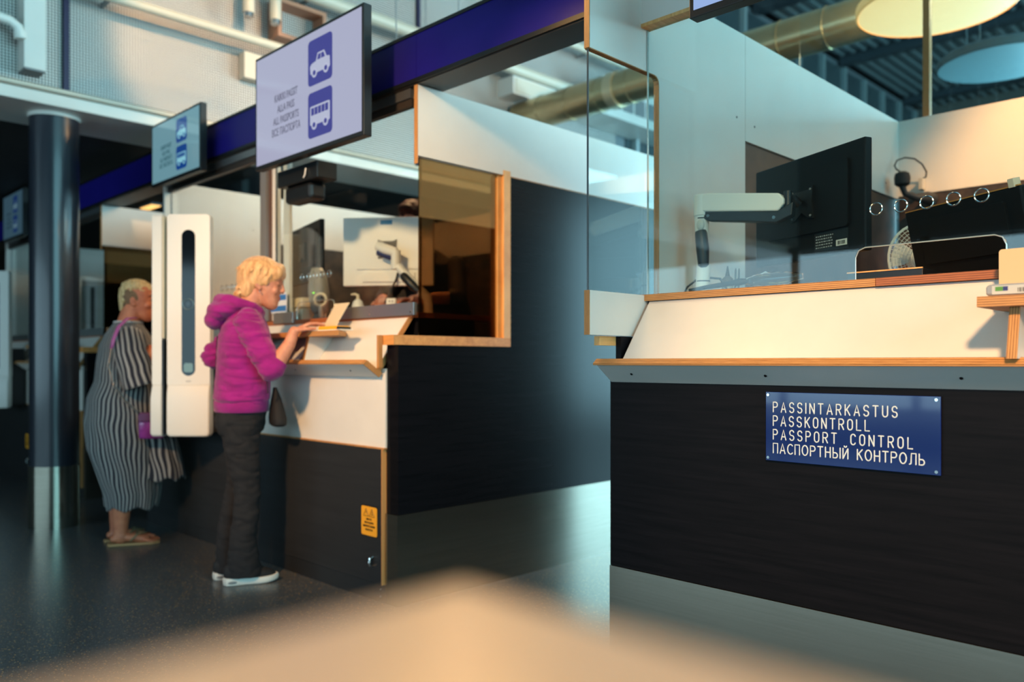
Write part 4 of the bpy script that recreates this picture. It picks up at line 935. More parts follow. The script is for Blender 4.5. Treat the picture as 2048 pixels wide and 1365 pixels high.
# office chair and third booth desk
t = thing('office_chair', 'black office chair with headrest behind the second booth desk', 'chair', (-3.95, 3.95, .58))
obj('seat', MB().box(-4.19, -3.71, 3.62, 4.08, 0.93, 1.01), DARK, t, bev=.03); obj('backrest', MB().box(-4.17, -3.73, 4.06, 4.14, 1.15, 1.72), DARK, t, bev=.035); obj('headrest', MB().box(-4.07, -3.83, 4.05, 4.13, 1.76, 1.93), DARK, t, bev=.03)
obj('stem', MB().cyl((-3.95, 3.86, .64), (-3.95, 3.86, .93), .03), GREY, t, smooth=True); obj('back_bar', MB().box(-3.98, -3.92, 4.10, 4.125, .98, 1.80), DARK, t)
for k in range(5):
    a = 2 * PI * k / 5; obj('chair_foot', MB().cyl((-3.95, 3.86, .66), (-3.95 + .28 * math.cos(a), 3.86 + .28 * math.sin(a), .61), .02, .015, 8), DARK, t)
monitor('black monitor dimly seen through the third booth glass', (-8.35, 2.78, 1.50), math.radians(20), .54, .36, BPL)
t = thing('monitor_stand', 'black stand under the third booth monitor', 'stand', (-8.33, 2.84, 1.363))
obj('stand_foot', MB().box(-8.43, -8.23, 2.76, 2.96, 1.363, 1.378), DARK, t, bev=.003); obj('stand_column', MB().box(-8.37, -8.30, 2.84, 2.87, 1.378, 1.62), DARK, t, bev=.004)
t = thing('desk_phone', 'phone with a small lit screen in the third booth', 'phone', (-7.7, 2.7, 1.363))
obj('phone_body', MB().prism([(2.6, 1.363), (2.75, 1.363), (2.75, 1.42)], 'x', -7.8, -7.62), DARK, t, bev=.004); obj('phone_screen', MB().box(-7.76, -7.70, 2.655, 2.66, 1.40, 1.43).xf(Matrix.Translation((0, -.02, .0))), mat('lit_phone', (150, 180, 230), .3, emit=2), t)

for lb, x, y in (('left warm ceiling light in the low dark ceiling above the third booth', -9.30, 3.22), ('right warm ceiling light in the low dark ceiling above the third booth', -8.98, 3.50)):
    t = thing('ceiling_light', lb, 'lamp', (x, y, 2.80))
    obj('light_housing', MB().box(x - .17, x + .17, y - .06, y + .06, 2.795, 2.818), GREY, t, bev=.004); obj('light_diffuser', MB().box(x - .155, x + .155, y - .05, y + .05, 2.787, 2.795), mat('warm_diffuser', (255, 214, 140), .5, emit=1.6, ecol=(255, 196, 112)), t)

# ------------------------------------------------------------------ people
def head_parts(mb, c, yaw=0, pitch=0, ears=True, lips=True, tilt=0):
    """adds a head to mb; returns the head matrix (origin between the ears, +y forward)"""
    M = Matrix.Translation(c) @ Euler((pitch, tilt, yaw)).to_matrix().to_4x4()
    h = MB()
    h.loft([(-.128, 0, .062, .016, .014), (-.120, 0, .058, .030, .028), (-.105, 0, .050, .042, .045), (-.085, 0, .036, .051, .060), (-.06, 0, .022, .058, .074),
            (-.03, 0, .010, .065, .086), (.0, 0, .002, .070, .094), (.03, 0, -.002, .073, .099), (.06, 0, -.006, .072, .099), (.085, 0, -.008, .066, .090),
            (.105, 0, -.008, .053, .072), (.118, 0, -.008, .034, .046), (.124, 0, -.008, .014, .02)], 28, 2.15)
    h.tube([(0, .092, .026, .008), (0, .100, .006, .009), (0, .111, -.022, .0105), (0, .108, -.031, .009)], 10, round_ends=True)
    for s in (-1, 1):
        h.ell((s * .011, .100, -.029), (.009, .010, .008), sub=2)
        h.ell((s * .036, .074, -.028), (.022, .018, .024), sub=2)
        h.ell((s * .030, .083, .030), (.022, .010, .007), (0, s * -.15, s * -.3), sub=2)
        h.ell((s * .030, .082, .007), (.014, .010, .010), sub=2)
        if ears:
            h.ell((s * .073, -.006, -.008), (.008, .019, .030), (-.2, 0, s * .35), sub=2); h.ell((s * .072, .002, -.032), (.007, .010, .011), sub=2)
    h.ell((0, .093, -.061), (.021, .010, .006), sub=2); h.ell((0, .090, -.073), (.018, .010, .0065), sub=2); h.ell((0, .078, -.105), (.021, .018, .015), sub=2)
    h.xf(M); me = bpy.data.meshes.new('t'); h.bm.to_mesh(me); h.bm.free(); mb.bm.from_mesh(me); bpy.data.meshes.remove(me)
    return M
def hand(mb, wrist, d, n, side, curl=.5, s=1.0, spread=.06):
    """wrist point, d towards the fingers, n towards the back of the hand, side=+1 when the thumb lies on d x n side"""
    d = Vector(d).normalized(); n = Vector(n); n = (n - d * n.dot(d)).normalized(); b = d.cross(n) * side; w = Vector(wrist)
    for i, (o, L_) in enumerate(((.028, .072), (.010, .080), (-.009, .074), (-.027, .058))):
        k = w + d * (.088 - abs(o - .005) * .25) * s + b * o * s
        mb.tube([(*(w + b * o * .55 * s - d * .008), .0145 * s), (*(w + (k - w) * .5), .0135 * s), (*k, .0115 * s)], 8, round_ends=True)
        p = k; a = .12; dirv = d + b * o * spread * 8
        pts = [(*k, .0105 * s)]
        for f, r in ((.45, .0092), (.32, .0085), (.23, .0075)):
            a += curl * (.9 if f > .4 else .7)
            v = (dirv.normalized() * math.cos(a) - n * math.sin(a)); p = p + v * L_ * f * s; pts.append((*p, r * s))
        mb.tube(pts, 8, round_ends=True)
    p0 = w + d * .018 * s + b * .020 * s - n * .004; p1 = p0 + (d * .6 + b * .75 - n * .25).normalized() * .038 * s; p2 = p1 + (d * .9 + b * .28 - n * .35).normalized() * .032 * s; p3 = p2 + (d * .95 - n * .35).normalized() * .024 * s
    mb.tube([(*p0, .015 * s), (*p1, .0115 * s), (*p2, .010 * s), (*p3, .0075 * s)], 8, round_ends=True)
def face_details(M, root, brow, eye_col=(60, 52, 48), lip=(176, 96, 84), closed=False):
    for s in (-1, 1):
        if closed:
            obj('eyelid', MB().tube([(s * .044, .083, .003, .0016), (s * .036, .0905, .000, .002), (s * .028, .0925, .0, .002), (s * .019, .089, .002, .0016)], 6).xf(M), mat('lash_brown', (84, 56, 44), .7), root)
        else:
            obj('eye', MB().ell((s * .030, .0845, .007), (.010, .0085, .0055), sub=2).xf(M), mat('eye_dark', eye_col, .2), root, smooth=True)
        obj('eyebrow', MB().tube([(s * .050, .078, .030, .002), (s * .036, .0915, .036, .003), (s * .018, .0945, .033, .0025)], 6).xf(M), brow, root)
    obj('lips', MB().ell((0, .0965, -.061), (.019, .0075, .005), sub=2).ell((0, .0935, -.072), (.016, .0075, .0055), sub=2).xf(M), mat('lips', lip, .4), root, smooth='all')
def tufts(mb, M, n, zone, L=.03, r=.004, seed=1, down=.6, out=.25):
    rnd = random.Random(seed)
    for _ in range(n):
        p, nv = zone(rnd); p = Vector(p); nv = Vector(nv).normalized(); dn = Vector((rnd.uniform(-.25, .25), -.3 + rnd.uniform(-.2, .2), -down))
        q = p + (nv * out + dn).normalized() * L * rnd.uniform(.6, 1.2); m = (p + q) / 2 + nv * L * .18
        mb.tube([(*(M @ p), r), (*(M @ m), r * .9), (*(M @ q), r * .15)], 5)

# ---------- woman in the magenta hoodie
RZ = math.radians(-24)
t = thing('person', 'blonde woman in a magenta hoodie and dark jeans reaching onto the booth shelf', 'person', (-3.95, 1.97, 0), RZ, local=True)
b = MB()
HC = (0.0, .128, 1.528)
HM = head_parts(b, HC, yaw=math.radians(-12), pitch=math.radians(-9))
b.tube([(0, .045, 1.33, .07), (0, .062, 1.40, .058), (0, .085, 1.47, .055), (0, .10, 1.50, .055)], 16, round_ends=True)
b.loft([(.74, 0, .02, .10, .08), (.80, 0, .02, .155, .105), (.90, 0, .022, .155, .11), (1.02, 0, .03, .140, .105), (1.2, 0, .04, .155, .110), (1.30, 0, .042, .150, .09), (1.36, 0, .045, .09, .07)], 24)
for s in (-1, 1):
    yo = .02 if s > 0 else -.015
    b.tube([(s * .082, .022, .82, .075), (s * .078, .028, .62, .06), (s * .072, .034 + yo * .5, .46, .047), (s * .068, .014 + yo, .28, .045), (s * .066, -.005 + yo, .09, .036), (s * .066, -.01 + yo, .05, .038)], 14)
EL = Vector((.245, .155, 1.082)); WR = Vector((.232, .264, 1.276))
b.tube([(.15, .05, 1.315, .05), (.20, .095, 1.20, .046), (*EL, .041)], 14, round_ends=True)
b.tube([(*EL, .041), (.241, .195, 1.14, .039), (.237, .24, 1.21, .031), (*WR, .0255)], 14, round_ends=True)
hand(b, WR, (-.15, .88, .42), (0, -.34, .95), 1, curl=.26, s=.95)
EL2 = Vector((-.245, -.11, 1.14)); WR2 = Vector((-.17, .07, 1.13))
b.tube([(-.15, .05, 1.315, .05), (-.205, -.03, 1.23, .046), (*EL2, .041)], 14, round_ends=True)
b.tube([(*EL2, .041), (-.21, .0, 1.135, .037), (*WR2, .026)], 14, round_ends=True)
hand(b, WR2, (.85, .5, .02), (-.2, .5, .85), -1, curl=.7, s=.9)
obj('body', remesh(b, .0042, 5), SKIN, t, smooth='all')
BLONDE = mat('blonde_hair', (238, 190, 132), .5, grain=(70, 70, 12), gcol=(196, 142, 90), bump=.35, sheen=.3)
face_details(HM, t, mat('brow_blonde', (170, 124, 84), .7), closed=True)
h = MB()
h.ell((0, -.014, .048), (.0875, .114, .094)); h.ell((0, -.048, .012), (.082, .084, .084)); h.ell((0, -.070, -.045), (.064, .052, .066))
for s in (-1, 1):
    h.ell((s * .062, -.022, .022), (.027, .060, .052)); h.ell((s * .058, -.062, -.035), (.024, .034, .055)); h.ell((s * .046, .070, .066), (.036, .036, .040), (.5, s * .25, 0))
    h.ell((s * .072, .026, .018), (.010, .016, .034), (.2, 0, 0), sub=2)
h.ell((.0, .074, .086), (.058, .032, .032), (.6, 0, 0)); h.ell((.03, .088, .066), (.034, .017, .024), (.7, .4, 0)); h.ell((.056, .070, .050), (.018, .022, .028), (.5, .3, 0))
def znape(r):
    a = r.uniform(-1.2, 1.2); z = r.uniform(-.10, -.02); return ((.062 * math.sin(a), -.07 - .045 * math.cos(a), z), (math.sin(a), -math.cos(a), 0))
def zcrown(r):
    a = r.uniform(0, 2 * PI); e = r.uniform(.15, 1.3); v = (math.cos(a) * math.cos(e), math.sin(a) * math.cos(e), math.sin(e)); return ((.085 * v[0], -.012 + .110 * v[1], .048 + .090 * v[2]), v)
def zfringe(r):
    x = r.uniform(-.05, .072); return ((x, .098 - abs(x) * .35, r.uniform(.055, .085)), (x * 2, 1, .2))
h.xf(HM); tufts(h, HM, 50, znape, .034, .0042, 3, 1.0, .18); tufts(h, HM, 70, zcrown, .075, .0045, 4, .9, -.02); tufts(h, HM, 14, zfringe, .026, .004, 5, .9, .08)
obj('hair', remesh(h, .0034, 7), BLONDE, t, smooth='all')
obj('earring', MB().torus(HM @ Vector((.080, .006, -.048)), (0, 1, .2), .006, .0018, 14, 6), CHROME, t, smooth=True)
MAG = mat('magenta_fleece', (156, 8, 124), .9, grain=(10, 10, 16), gcol=(134, 3, 106), bump=.45, sheen=.25)
j = MB()
j.loft([(.872, 0, .026, .170, .124), (.885, 0, .026, .176, .130), (.925, 0, .028, .178, .132), (.935, 0, .028, .186, .140), (1.0, 0, .032, .182, .138), (1.08, 0, .036, .176, .134), (1.16, 0, .04, .176, .134), (1.24, 0, .042, .180, .132), (1.30, 0, .044, .172, .116), (1.345, 0, .046, .140, .095), (1.385, 0, .05, .095, .076), (1.40, 0, .05, .082, .07)], 32)
def sleeve(P, r0, r1, n, rnd):
    pts = []; P = [Vector(p) for p in P]
    for i in range(n + 1):
        f = i / n * (len(P) - 1); k = min(int(f), len(P) - 2); p = P[k].lerp(P[k + 1], f - k); r = r0 + (r1 - r0) * i / n
        pts.append((p.x, p.y, p.z, r + rnd.uniform(-.004, .0055) * min(1, 2.2 * i / n)))
    return pts
rn = random.Random(5)
j.tube(sleeve([(.145, .05, 1.325), (.205, .10, 1.20), EL + Vector((.003, -.004, -.004))], .072, .060, 13, rn), 16, round_ends=True)
j.tube(sleeve([EL, (.243, .178, 1.112), (.242, .190, 1.130)], .060, .050, 4, rn), 16)
j.tube(sleeve([(-.145, .05, 1.325), (-.205, -.03, 1.23), EL2], .072, .060, 13, rn), 16, round_ends=True)
j.tube(sleeve([EL2, (-.215, -.015, 1.137), (-.20, .03, 1.136)], .060, .048, 6, rn), 16)
for i in range(9):   # pushed-up folds round the lower right sleeve
    f = .30 + .075 * i; c = Vector((.145, .05, 1.325)).lerp(EL, min(f, 1)); ax = (EL - Vector((.145, .05, 1.325))).normalized() + Vector((rn.uniform(-.35, .35), rn.uniform(-.35, .35), 0))
    j.torus(c, ax, .060, .0055, 20, 6)
for z, q in ((.99, .10), (1.04, -.12), (1.11, .14)):   # soft body folds
    j.tube([(.14, -.05, z + q * .3, .010), (.165, .04, z, .012), (.14, .12, z - q * .35, .010)], 8, round_ends=True)
R_ = [(0, .125, 1.372), (.052, .11, 1.385), (.088, .07, 1.405), (.092, .01, 1.42), (.06, -.05, 1.43), (0, -.075, 1.432), (-.06, -.05, 1.43), (-.092, .01, 1.42), (-.088, .07, 1.405), (-.052, .11, 1.385), (0, .125, 1.372)]
j.tube([(*p, .022 + .016 * max(0, (.06 - p[1]) / .13)) for p in R_], 12)
j.ell((0, -.088, 1.375), (.115, .055, .060), (-.35, 0, 0)); j.ell((0, -.105, 1.335), (.085, .050, .050), (-.2, 0, 0)); j.ell((.07, -.045, 1.385), (.06, .06, .045)); j.ell((-.07, -.045, 1.385), (.06, .06, .045))
obj('hoodie', wrinkle(remesh(j, .0052, 3), .0058, 7, 7, 24, 3.1, lambda c: (.35 + min(1, abs(c.x) / .2)) * max(0, min(1, (.15 - c.y) / .06))), MAG, t, smooth='all')
hb = MB(); R_ = []
for z, g in ((.868, .0), (.872, .004), (.92, .005), (.926, .0)):
    R_.append([((.177 + g) * math.cos(2 * PI * k / 40), .027 + (.131 + g) * math.sin(2 * PI * k / 40), z) for k in range(40)])
hb.rings(R_); obj('waistband', hb, MAG, t, smooth='all')
obj('drawcord', MB().tube([(.165, .135, 1.05, .003), (.168, .142, 1.00, .003), (.166, .143, .965, .004)], 6), mat('dark_cord', (40, 10, 34), .6), t, smooth=True)
JEANS = mat('black_denim', (25, 26, 30), .9, grain=(30, 30, 30), gcol=(18, 18, 22), bump=.05)
g = MB()
g.loft([(.745, 0, .02, .10, .085), (.77, 0, .02, .150, .112), (.82, 0, .02, .168, .124), (.88, 0, .024, .168, .122), (.925, 0, .026, .160, .115)], 28)
for s, yo, kr in ((1, .026, 1.0), (-1, -.040, .84)):
    pts = [(s * .085, .018, .80, .094), (s * .080, .024, .70, .086), (s * .076, .03 + yo * .3, .60, .078), (s * .072, .034 + yo * .5, .50, .069), (s * .07, .032 + yo * .7, .45, .066), (s * .068, .018 + yo, .34, .064), (s * .067, .006 + yo, .24, .068), (s * .066, .004 + yo, .15, .075), (s * .066, .010 + yo, .08, .082), (s * .066, .012 + yo, .04, .085)]
    pts = [(a, c, z, r * (1 if z > .65 else kr)) for a, c, z, r in pts]
    g.tube(pts, 18, flat=.86, up=(1, 0, 0))
g.ell((.07, -.046, .82), (.075, .055, .085)); g.ell((-.07, -.046, .82), (.075, .055, .085))
obj('jeans', wrinkle(remesh(g, .0055, 3), .0055, 9, 9, 17, 1.7), JEANS, t, smooth='all')
pk = MB().box(.09, .15, -.128, -.124, .775, .87); pk.xf(Matrix.Translation((.02, 0, 0)))
def shoe(x, y, ang, tt):
    M = Matrix.Translation((x, y, 0)) @ Matrix.Rotation(ang, 4, 'Z')
    out = [(-.034, -.045), (-.030, -.07), (0, -.082), (.030, -.07), (.035, -.045), (.034, .03), (.044, .09), (.046, .13), (.036, .165), (.012, .186), (-.012, .184), (-.034, .16), (-.042, .12), (-.040, .08), (-.033, .03)]
    so = MB(); R_ = []
    for z, k in ((.001, .90), (.006, 1.0), (.022, 1.04), (.034, 1.0)):
        R_.append([M @ Vector((a * k, c * (1 + (k - 1) * .4), z + max(0, (c - .12)) * .12 + (.006 if c < -.03 and z > .02 else 0))) for a, c in out])
    so.rings(R_); s_ = obj('shoe_sole', so, mat('sole_white', (228, 226, 218), .5), tt, smooth=True, bev=.002)
    obj('sole_window', MB().ell((.0365, -.04, .019), (.003, .022, .007), sub=2).xf(M), GREY, s_, smooth='all')
    u = MB(); u.ell((0, -.04, .065), (.036, .042, .050)); u.ell((0, .02, .058), (.037, .07, .042)); u.ell((0, .10, .042), (.041, .070, .032)); u.ell((0, .13, .036), (.036, .048, .026)); u.xf(M)
    obj('shoe_upper', remesh(u, .005, 3), mat('shoe_mesh', (17, 18, 21), .8, grain=(160, 160, 160), gcol=(28, 29, 33)), tt, smooth='all')
    la = MB()
    for k in range(4): la.tube([M @ Vector(p) and (*(M @ Vector(p)), .003) for p in ((-.022, .03 + k * .018, .094 - k * .006), (0, .034 + k * .018, .099 - k * .0065), (.022, .03 + k * .018, .094 - k * .006))], 6)
    obj('laces', la, DARK, tt, kind='stuff')
shoe(.067, .016, math.radians(4), t); shoe(-.062, -.030, math.radians(-3), t)
obj('bag_strap', MB().tube([(-.07, .13, 1.30, .010), (-.085, .06, 1.385, .010), (-.10, -.03, 1.34, .010), (-.13, -.085, 1.25, .010), (-.165, -.09, 1.10, .010), (-.19, -.03, .98, .010), (-.17, .12, .95, .010), (-.07, .165, .945, .010)], 8, flat=.35), mat('black_webbing', (16, 16, 18), .7), t, smooth='all')
bag = thing('shoulder_bag', 'black shoulder bag hanging before the hips of the blonde woman', 'bag', (-3.955, 1.960, 0), RZ, local=True)
u = MB(); u.loft([(.792, .03, .215, .100, .030), (.80, .03, .215, .120, .042), (.83, .03, .214, .118, .044), (.88, .03, .210, .092, .036), (.93, .03, .207, .062, .026), (.97, .03, .203, .034, .014), (.99, .03, .20, .022, .010)], 24, 2.6)
obj('bag_body', remesh(u, .006, 2), mat('black_nylon', (12, 12, 14), .8, grain=(20, 20, 20), gcol=(17, 17, 20), bump=.2), bag, smooth='all'); obj('bag_zip', MB().tube([(-.03, .238, .90, .003), (.03, .242, .905, .003), (.09, .238, .90, .003)], 6), GREY, bag)

# ---------- woman in the striped dress
RZ2 = math.radians(-22)
t = thing('person', 'short haired woman in a long striped dress and flip flops at the far counter', 'person', (-5.27, 1.888, 0), RZ2, local=True)
b = MB(); HM = head_parts(b, (0, .085, 1.505), yaw=math.radians(-18), pitch=math.radians(-4))
b.tube([(0, .02, 1.30, .075), (0, .035, 1.38, .064), (0, .06, 1.46, .062)], 16, round_ends=True)
b.loft([(.55, 0, .0, .15, .14), (.8, 0, -.01, .19, .17), (1.0, 0, .02, .17, .16), (1.2, 0, .03, .175, .15), (1.30, 0, .03, .16, .11), (1.35, 0, .03, .09, .075)], 24)
for s in (-1, 1):
    yo = -.015 if s < 0 else .012
    b.tube([(s * .085, .0, .6, .09), (s * .078, .0, .42, .066), (s * .072, -.012 + yo, .28, .060), (s * .07, -.02 + yo, .16, .046), (s * .07, -.022 + yo, .085, .040), (s * .07, -.02 + yo, .05, .042)], 14, round_ends=True)
    b.tube([(s * .07, -.055 + yo, .045, .031), (s * .07, -.01 + yo, .05, .036), (s * .072, .06 + yo, .045, .036), (s * .076, .115 + yo, .034, .034)], 12, round_ends=True, flat=.75, up=(0, 0, 1))
    for k, (o, L_, r) in enumerate(((-s * .026, .190, .013), (-s * .006, .188, .0095), (s * .010, .180, .009), (s * .024, .170, .0085), (s * .036, .156, .008))):
        b.tube([(s * .076 + o * .9, .11 + yo, .032, r), (s * .078 + o, L_ - .02 + yo, .026, r), (s * .078 + o, L_ + yo, .022, r * .9)], 8, round_ends=True)
for s in (-1, 1):
    b.tube([(s * .165, .03, 1.255, .045), (s * .235, .06, 1.13, .054), (s * .24, .11, 1.02, .046)], 12, round_ends=True)
    b.tube([(s * .24, .08, 1.04, .046), (s * .19, .13, 1.13, .038), (s * .13, .16, 1.20, .029)], 12, round_ends=True)
    hand(b, (s * .13, .16, 1.20), (-s * .3, .9, .12), (0, -.1, 1), -1 if s < 0 else 1, curl=.4)
obj('body', remesh(b, .0046, 5), SKIN2, t, smooth='all')
face_details(HM, t, mat('brow_brown', (110, 84, 60), .7))
SHAVE = mat('shaved_hair', (136, 104, 74), .75, grain=(90, 90, 90), gcol=(110, 82, 58), bump=.2)
h = MB(); h.ell((0, -.018, .02), (.0785, .098, .092)); h.ell((0, -.055, -.035), (.060, .050, .055)); h.xf(HM); obj('shaved_sides', remesh(h, .006, 2), SHAVE, t, smooth='all')
h = MB(); rn = random.Random(11)
h2 = MB(); h2.ell((0, -.01, .070), (.070, .098, .060)); h2.ell((0, -.085, .02), (.055, .030, .055)); h2.xf(HM); me = bpy.data.meshes.new('q'); h2.bm.to_mesh(me); h2.bm.free(); h.bm.from_mesh(me)
for _ in range(330):
    a = rn.uniform(0, 2 * PI); e = rn.uniform(-.05, 1.5)
    if rn.random() < .36:
        w = rn.uniform(-1.05, 1.05); zz = rn.uniform(-.065, .06); p = Vector((.074 * math.sin(w), -.022 - .084 * math.cos(w) * (1 - max(0, -zz) * 2.2), zz))
    else: p = Vector((.071 * math.cos(a) * math.cos(e), -.012 + .096 * math.sin(a) * math.cos(e), .058 + .066 * math.sin(e)))
    r = rn.uniform(.008, .0135) * (.8 if e < .25 else 1); h.ell(HM @ p, (r * 1.2, r, r * .9), (rn.uniform(0, 3), rn.uniform(0, 3), 0), sub=1)
obj('curly_hair', remesh(h, .004, 1), mat('white_blonde_hair', (226, 200, 150), .5, grain=(70, 70, 70), gcol=(190, 156, 104), bump=.3), t, smooth='all')
# dress: pleated loose tunic, stripes follow the cloth
def dress(rows, n=120, seam=PI / 2, fold=1.0, stripes=52, closed=True, a0=0, a1=2 * PI, thick=0):
    me = bpy.data.meshes.new('dress'); V = []; F = []; S = []
    m = n + 1
    for i, (z, cx, cy, hx_, hy_, fd) in enumerate(rows):
        for k in range(m):
            f = k / n; a = seam + a0 + (a1 - a0) * f
            q = 1 + fold * fd * (math.sin(11 * a + z * 5) * .5 + math.sin(19 * a - z * 7 + 1) * .35 + math.sin(5 * a + 2 + z * 9) * .6)
            V.append((cx + hx_ * q * math.cos(a), cy + hy_ * q * math.sin(a), z + fd * .25 * math.sin(7 * a))); S.append(f * stripes + .22 * math.sin(z * 14 + 6 * a) + .1 * math.sin(z * 37))
    for i in range(len(rows) - 1):
        for k in range(n): F.append((i * m + k, i * m + k + 1, (i + 1) * m + k + 1, (i + 1) * m + k))
    me.from_pydata(V, [], F); at = me.attributes.new('stripe', 'FLOAT', 'POINT'); at.data.foreach_set('value', S); me.update(); return me
def interp(rows, n):
    out = []
    for i in range(n + 1):
        f = i / n * (len(rows) - 1); k = min(int(f), len(rows) - 2); w = f - k; w = w * w * (3 - 2 * w) * .5 + w * .5
        out.append(tuple(a + (c - a) * w for a, c in zip(rows[k], rows[k + 1])))
    return out
rows = [(.225, 0, .050, .145, .150, .05), (.32, 0, .05, .160, .165, .045), (.45, 0, .035, .185, .190, .034), (.60, 0, .02, .210, .220, .024), (.76, 0, .01, .215, .226, .016), (.90, 0, .012, .205, .212, .014), (1.0, 0, .02, .190, .180, .016), (1.12, 0, .02, .190, .170, .014), (1.22, 0, .03, .190, .165, .010), (1.29, 0, .028, .168, .130, .006), (1.335, 0, .028, .125, .098, .003), (1.365, 0, .03, .086, .080, .0)]
d = obj('dress', dress(interp(rows, 60)), STRIPE, t, smooth='all')
so = d.modifiers.new('cloth', 'SOLIDIFY'); so.thickness = .006
obj('collar', MB().tube([(.086 * math.cos(2 * PI * k / 24), .03 + .080 * math.sin(2 * PI * k / 24), 1.368, .006) for k in range(25)], 8), mat('collar_white', (196, 192, 188), .8), t, smooth='all')
# loose front panel that swings out towards the counter
fr = [(.40, .06, .225, .115, .130, .05), (.55, .05, .20, .12, .130, .04), (.72, .04, .17, .125, .12, .03), (.88, .03, .14, .12, .11, .02)]
d = obj('dress_flap', dress(interp(fr, 20), 50, -PI * .55, 1.0, 15, a0=0, a1=PI * 1.15), STRIPE, t, smooth='all')
d.modifiers.new('cloth', 'SOLIDIFY').thickness = .006
for s in (-1, 1):
    sl = []
    P = [Vector((s * .13, .03, 1.285)), Vector((s * .215, .05, 1.17)), Vector((s * .248, .085, 1.06)), Vector((s * .25, .11, .98))]
    me = bpy.data.meshes.new('sleeve'); V = []; F = []; S = []; n = 40; nr = 14
    for i in range(nr + 1):
        f = i / nr * 3; k = min(int(f), 2); p = P[k].lerp(P[k + 1], f - k); tg = (P[min(k + 1, 3)] - P[k]).normalized(); u = tg.cross(Vector((0, 1, 0))).normalized(); w = u.cross(tg); r = .078 + .022 * i / nr
        for q in range(n + 1):
            a = 2 * PI * q / n; rr = r * (1 + .035 * math.sin(6 * a + i * .5)); V.append(p + (u * math.cos(a) + w * math.sin(a)) * rr); S.append(q / n * 17)
    for i in range(nr):
        for q in range(n): F.append((i * (n + 1) + q, i * (n + 1) + q + 1, (i + 1) * (n + 1) + q + 1, (i + 1) * (n + 1) + q))
    me.from_pydata(V, [], F); at = me.attributes.new('stripe', 'FLOAT', 'POINT'); at.data.foreach_set('value', S)
    d = obj('sleeve', me, STRIPE, t, smooth='all'); d.modifiers.new('cloth', 'SOLIDIFY').thickness = .005
for s in (-1, 1):
    yo = -.015 if s < 0 else .012
    so_ = obj('flip_flop', MB().prism([(s * .072 + a, c + yo) for a, c in ((-.03, -.085), (0, -.098), (.03, -.085), (.034, .0), (.044, .10), (.042, .16), (.02, .198), (-.02, .2), (-.042, .165), (-.044, .11), (-.034, .0))], 'z', .001, .018), mat('cork_sole', (178, 136, 92), .7), t, bev=.004, label='tan flip flop')
    obj('toe_strap', MB().tube([(s * .072 - .040, .03 + yo, .03, .009), (s * .072 - .032, .075 + yo, .078, .009), (s * .072 - s * .012, .135 + yo, .066, .008), (s * .072 + .034, .075 + yo, .075, .009), (s * .072 + .042, .03 + yo, .03, .009)], 8, flat=.4), mat('olive_strap', (124, 116, 84), .7), so_, smooth='all')
pb = thing('handbag', 'small shiny purple handbag with a chain on the striped dress', 'bag', (-5.27, 1.888, 0), RZ2, local=True)
PUR = mat('purple_patent', (150, 62, 148), .25, grain=(18, 18, 18), gcol=(112, 40, 116), coat=.5)
u = MB(); R_ = []
for z, w, dp in ((.665, .060, .022), (.672, .070, .030), (.75, .072, .034), (.80, .066, .03), (.808, .056, .02)):
    R_.append([(.262 + dp * math.copysign(abs(math.cos(2 * PI * k / 24)) ** .6, math.cos(2 * PI * k / 24)), .165 + w * math.copysign(abs(math.sin(2 * PI * k / 24)) ** .5, math.sin(2 * PI * k / 24)), z) for k in range(24)])
u.rings(R_); obj('bag_body', u, PUR, pb, smooth='all')
obj('bag_flap', MB().prism([(.095, .765), (.235, .765), (.239, .80), (.23, .822), (.10, .822), (.091, .80)], 'x', .245, .302), mat('dark_purple', (92, 36, 84), .35, coat=.4), pb, bev=.008)
obj('bag_strap', MB().tube([(.09, .075, 1.392, .013), (.15, .03, 1.384, .014), (.214, -.016, 1.330, .014), (.250, -.042, 1.25, .013), (.256, -.050, 1.20, .012)], 8, flat=.4, up=(.7, -.5, .5)), mat('pink_strap', (176, 92, 150), .4), pb, smooth='all')
ch = []
P = [Vector(p) for p in ((.250, -.04, 1.20), (.250, -.06, 1.10), (.245, -.03, .98), (.25, .03, .89), (.268, .10, .825))]
N_ = 44
for i in range(N_):
    f = i / N_ * 4; k = min(int(f), 3); c = P[k].lerp(P[k + 1], f - k); tg = (P[k + 1] - P[k]).normalized(); ax = tg.orthogonal() if i % 2 else tg.cross(tg.orthogonal())
    obj('chain_link', MB().torus(c + Vector((.012, -.006, 0)), ax, .0065, .0018, 10, 5), mat('chain_metal', (170, 160, 150), .3, .9), pb)

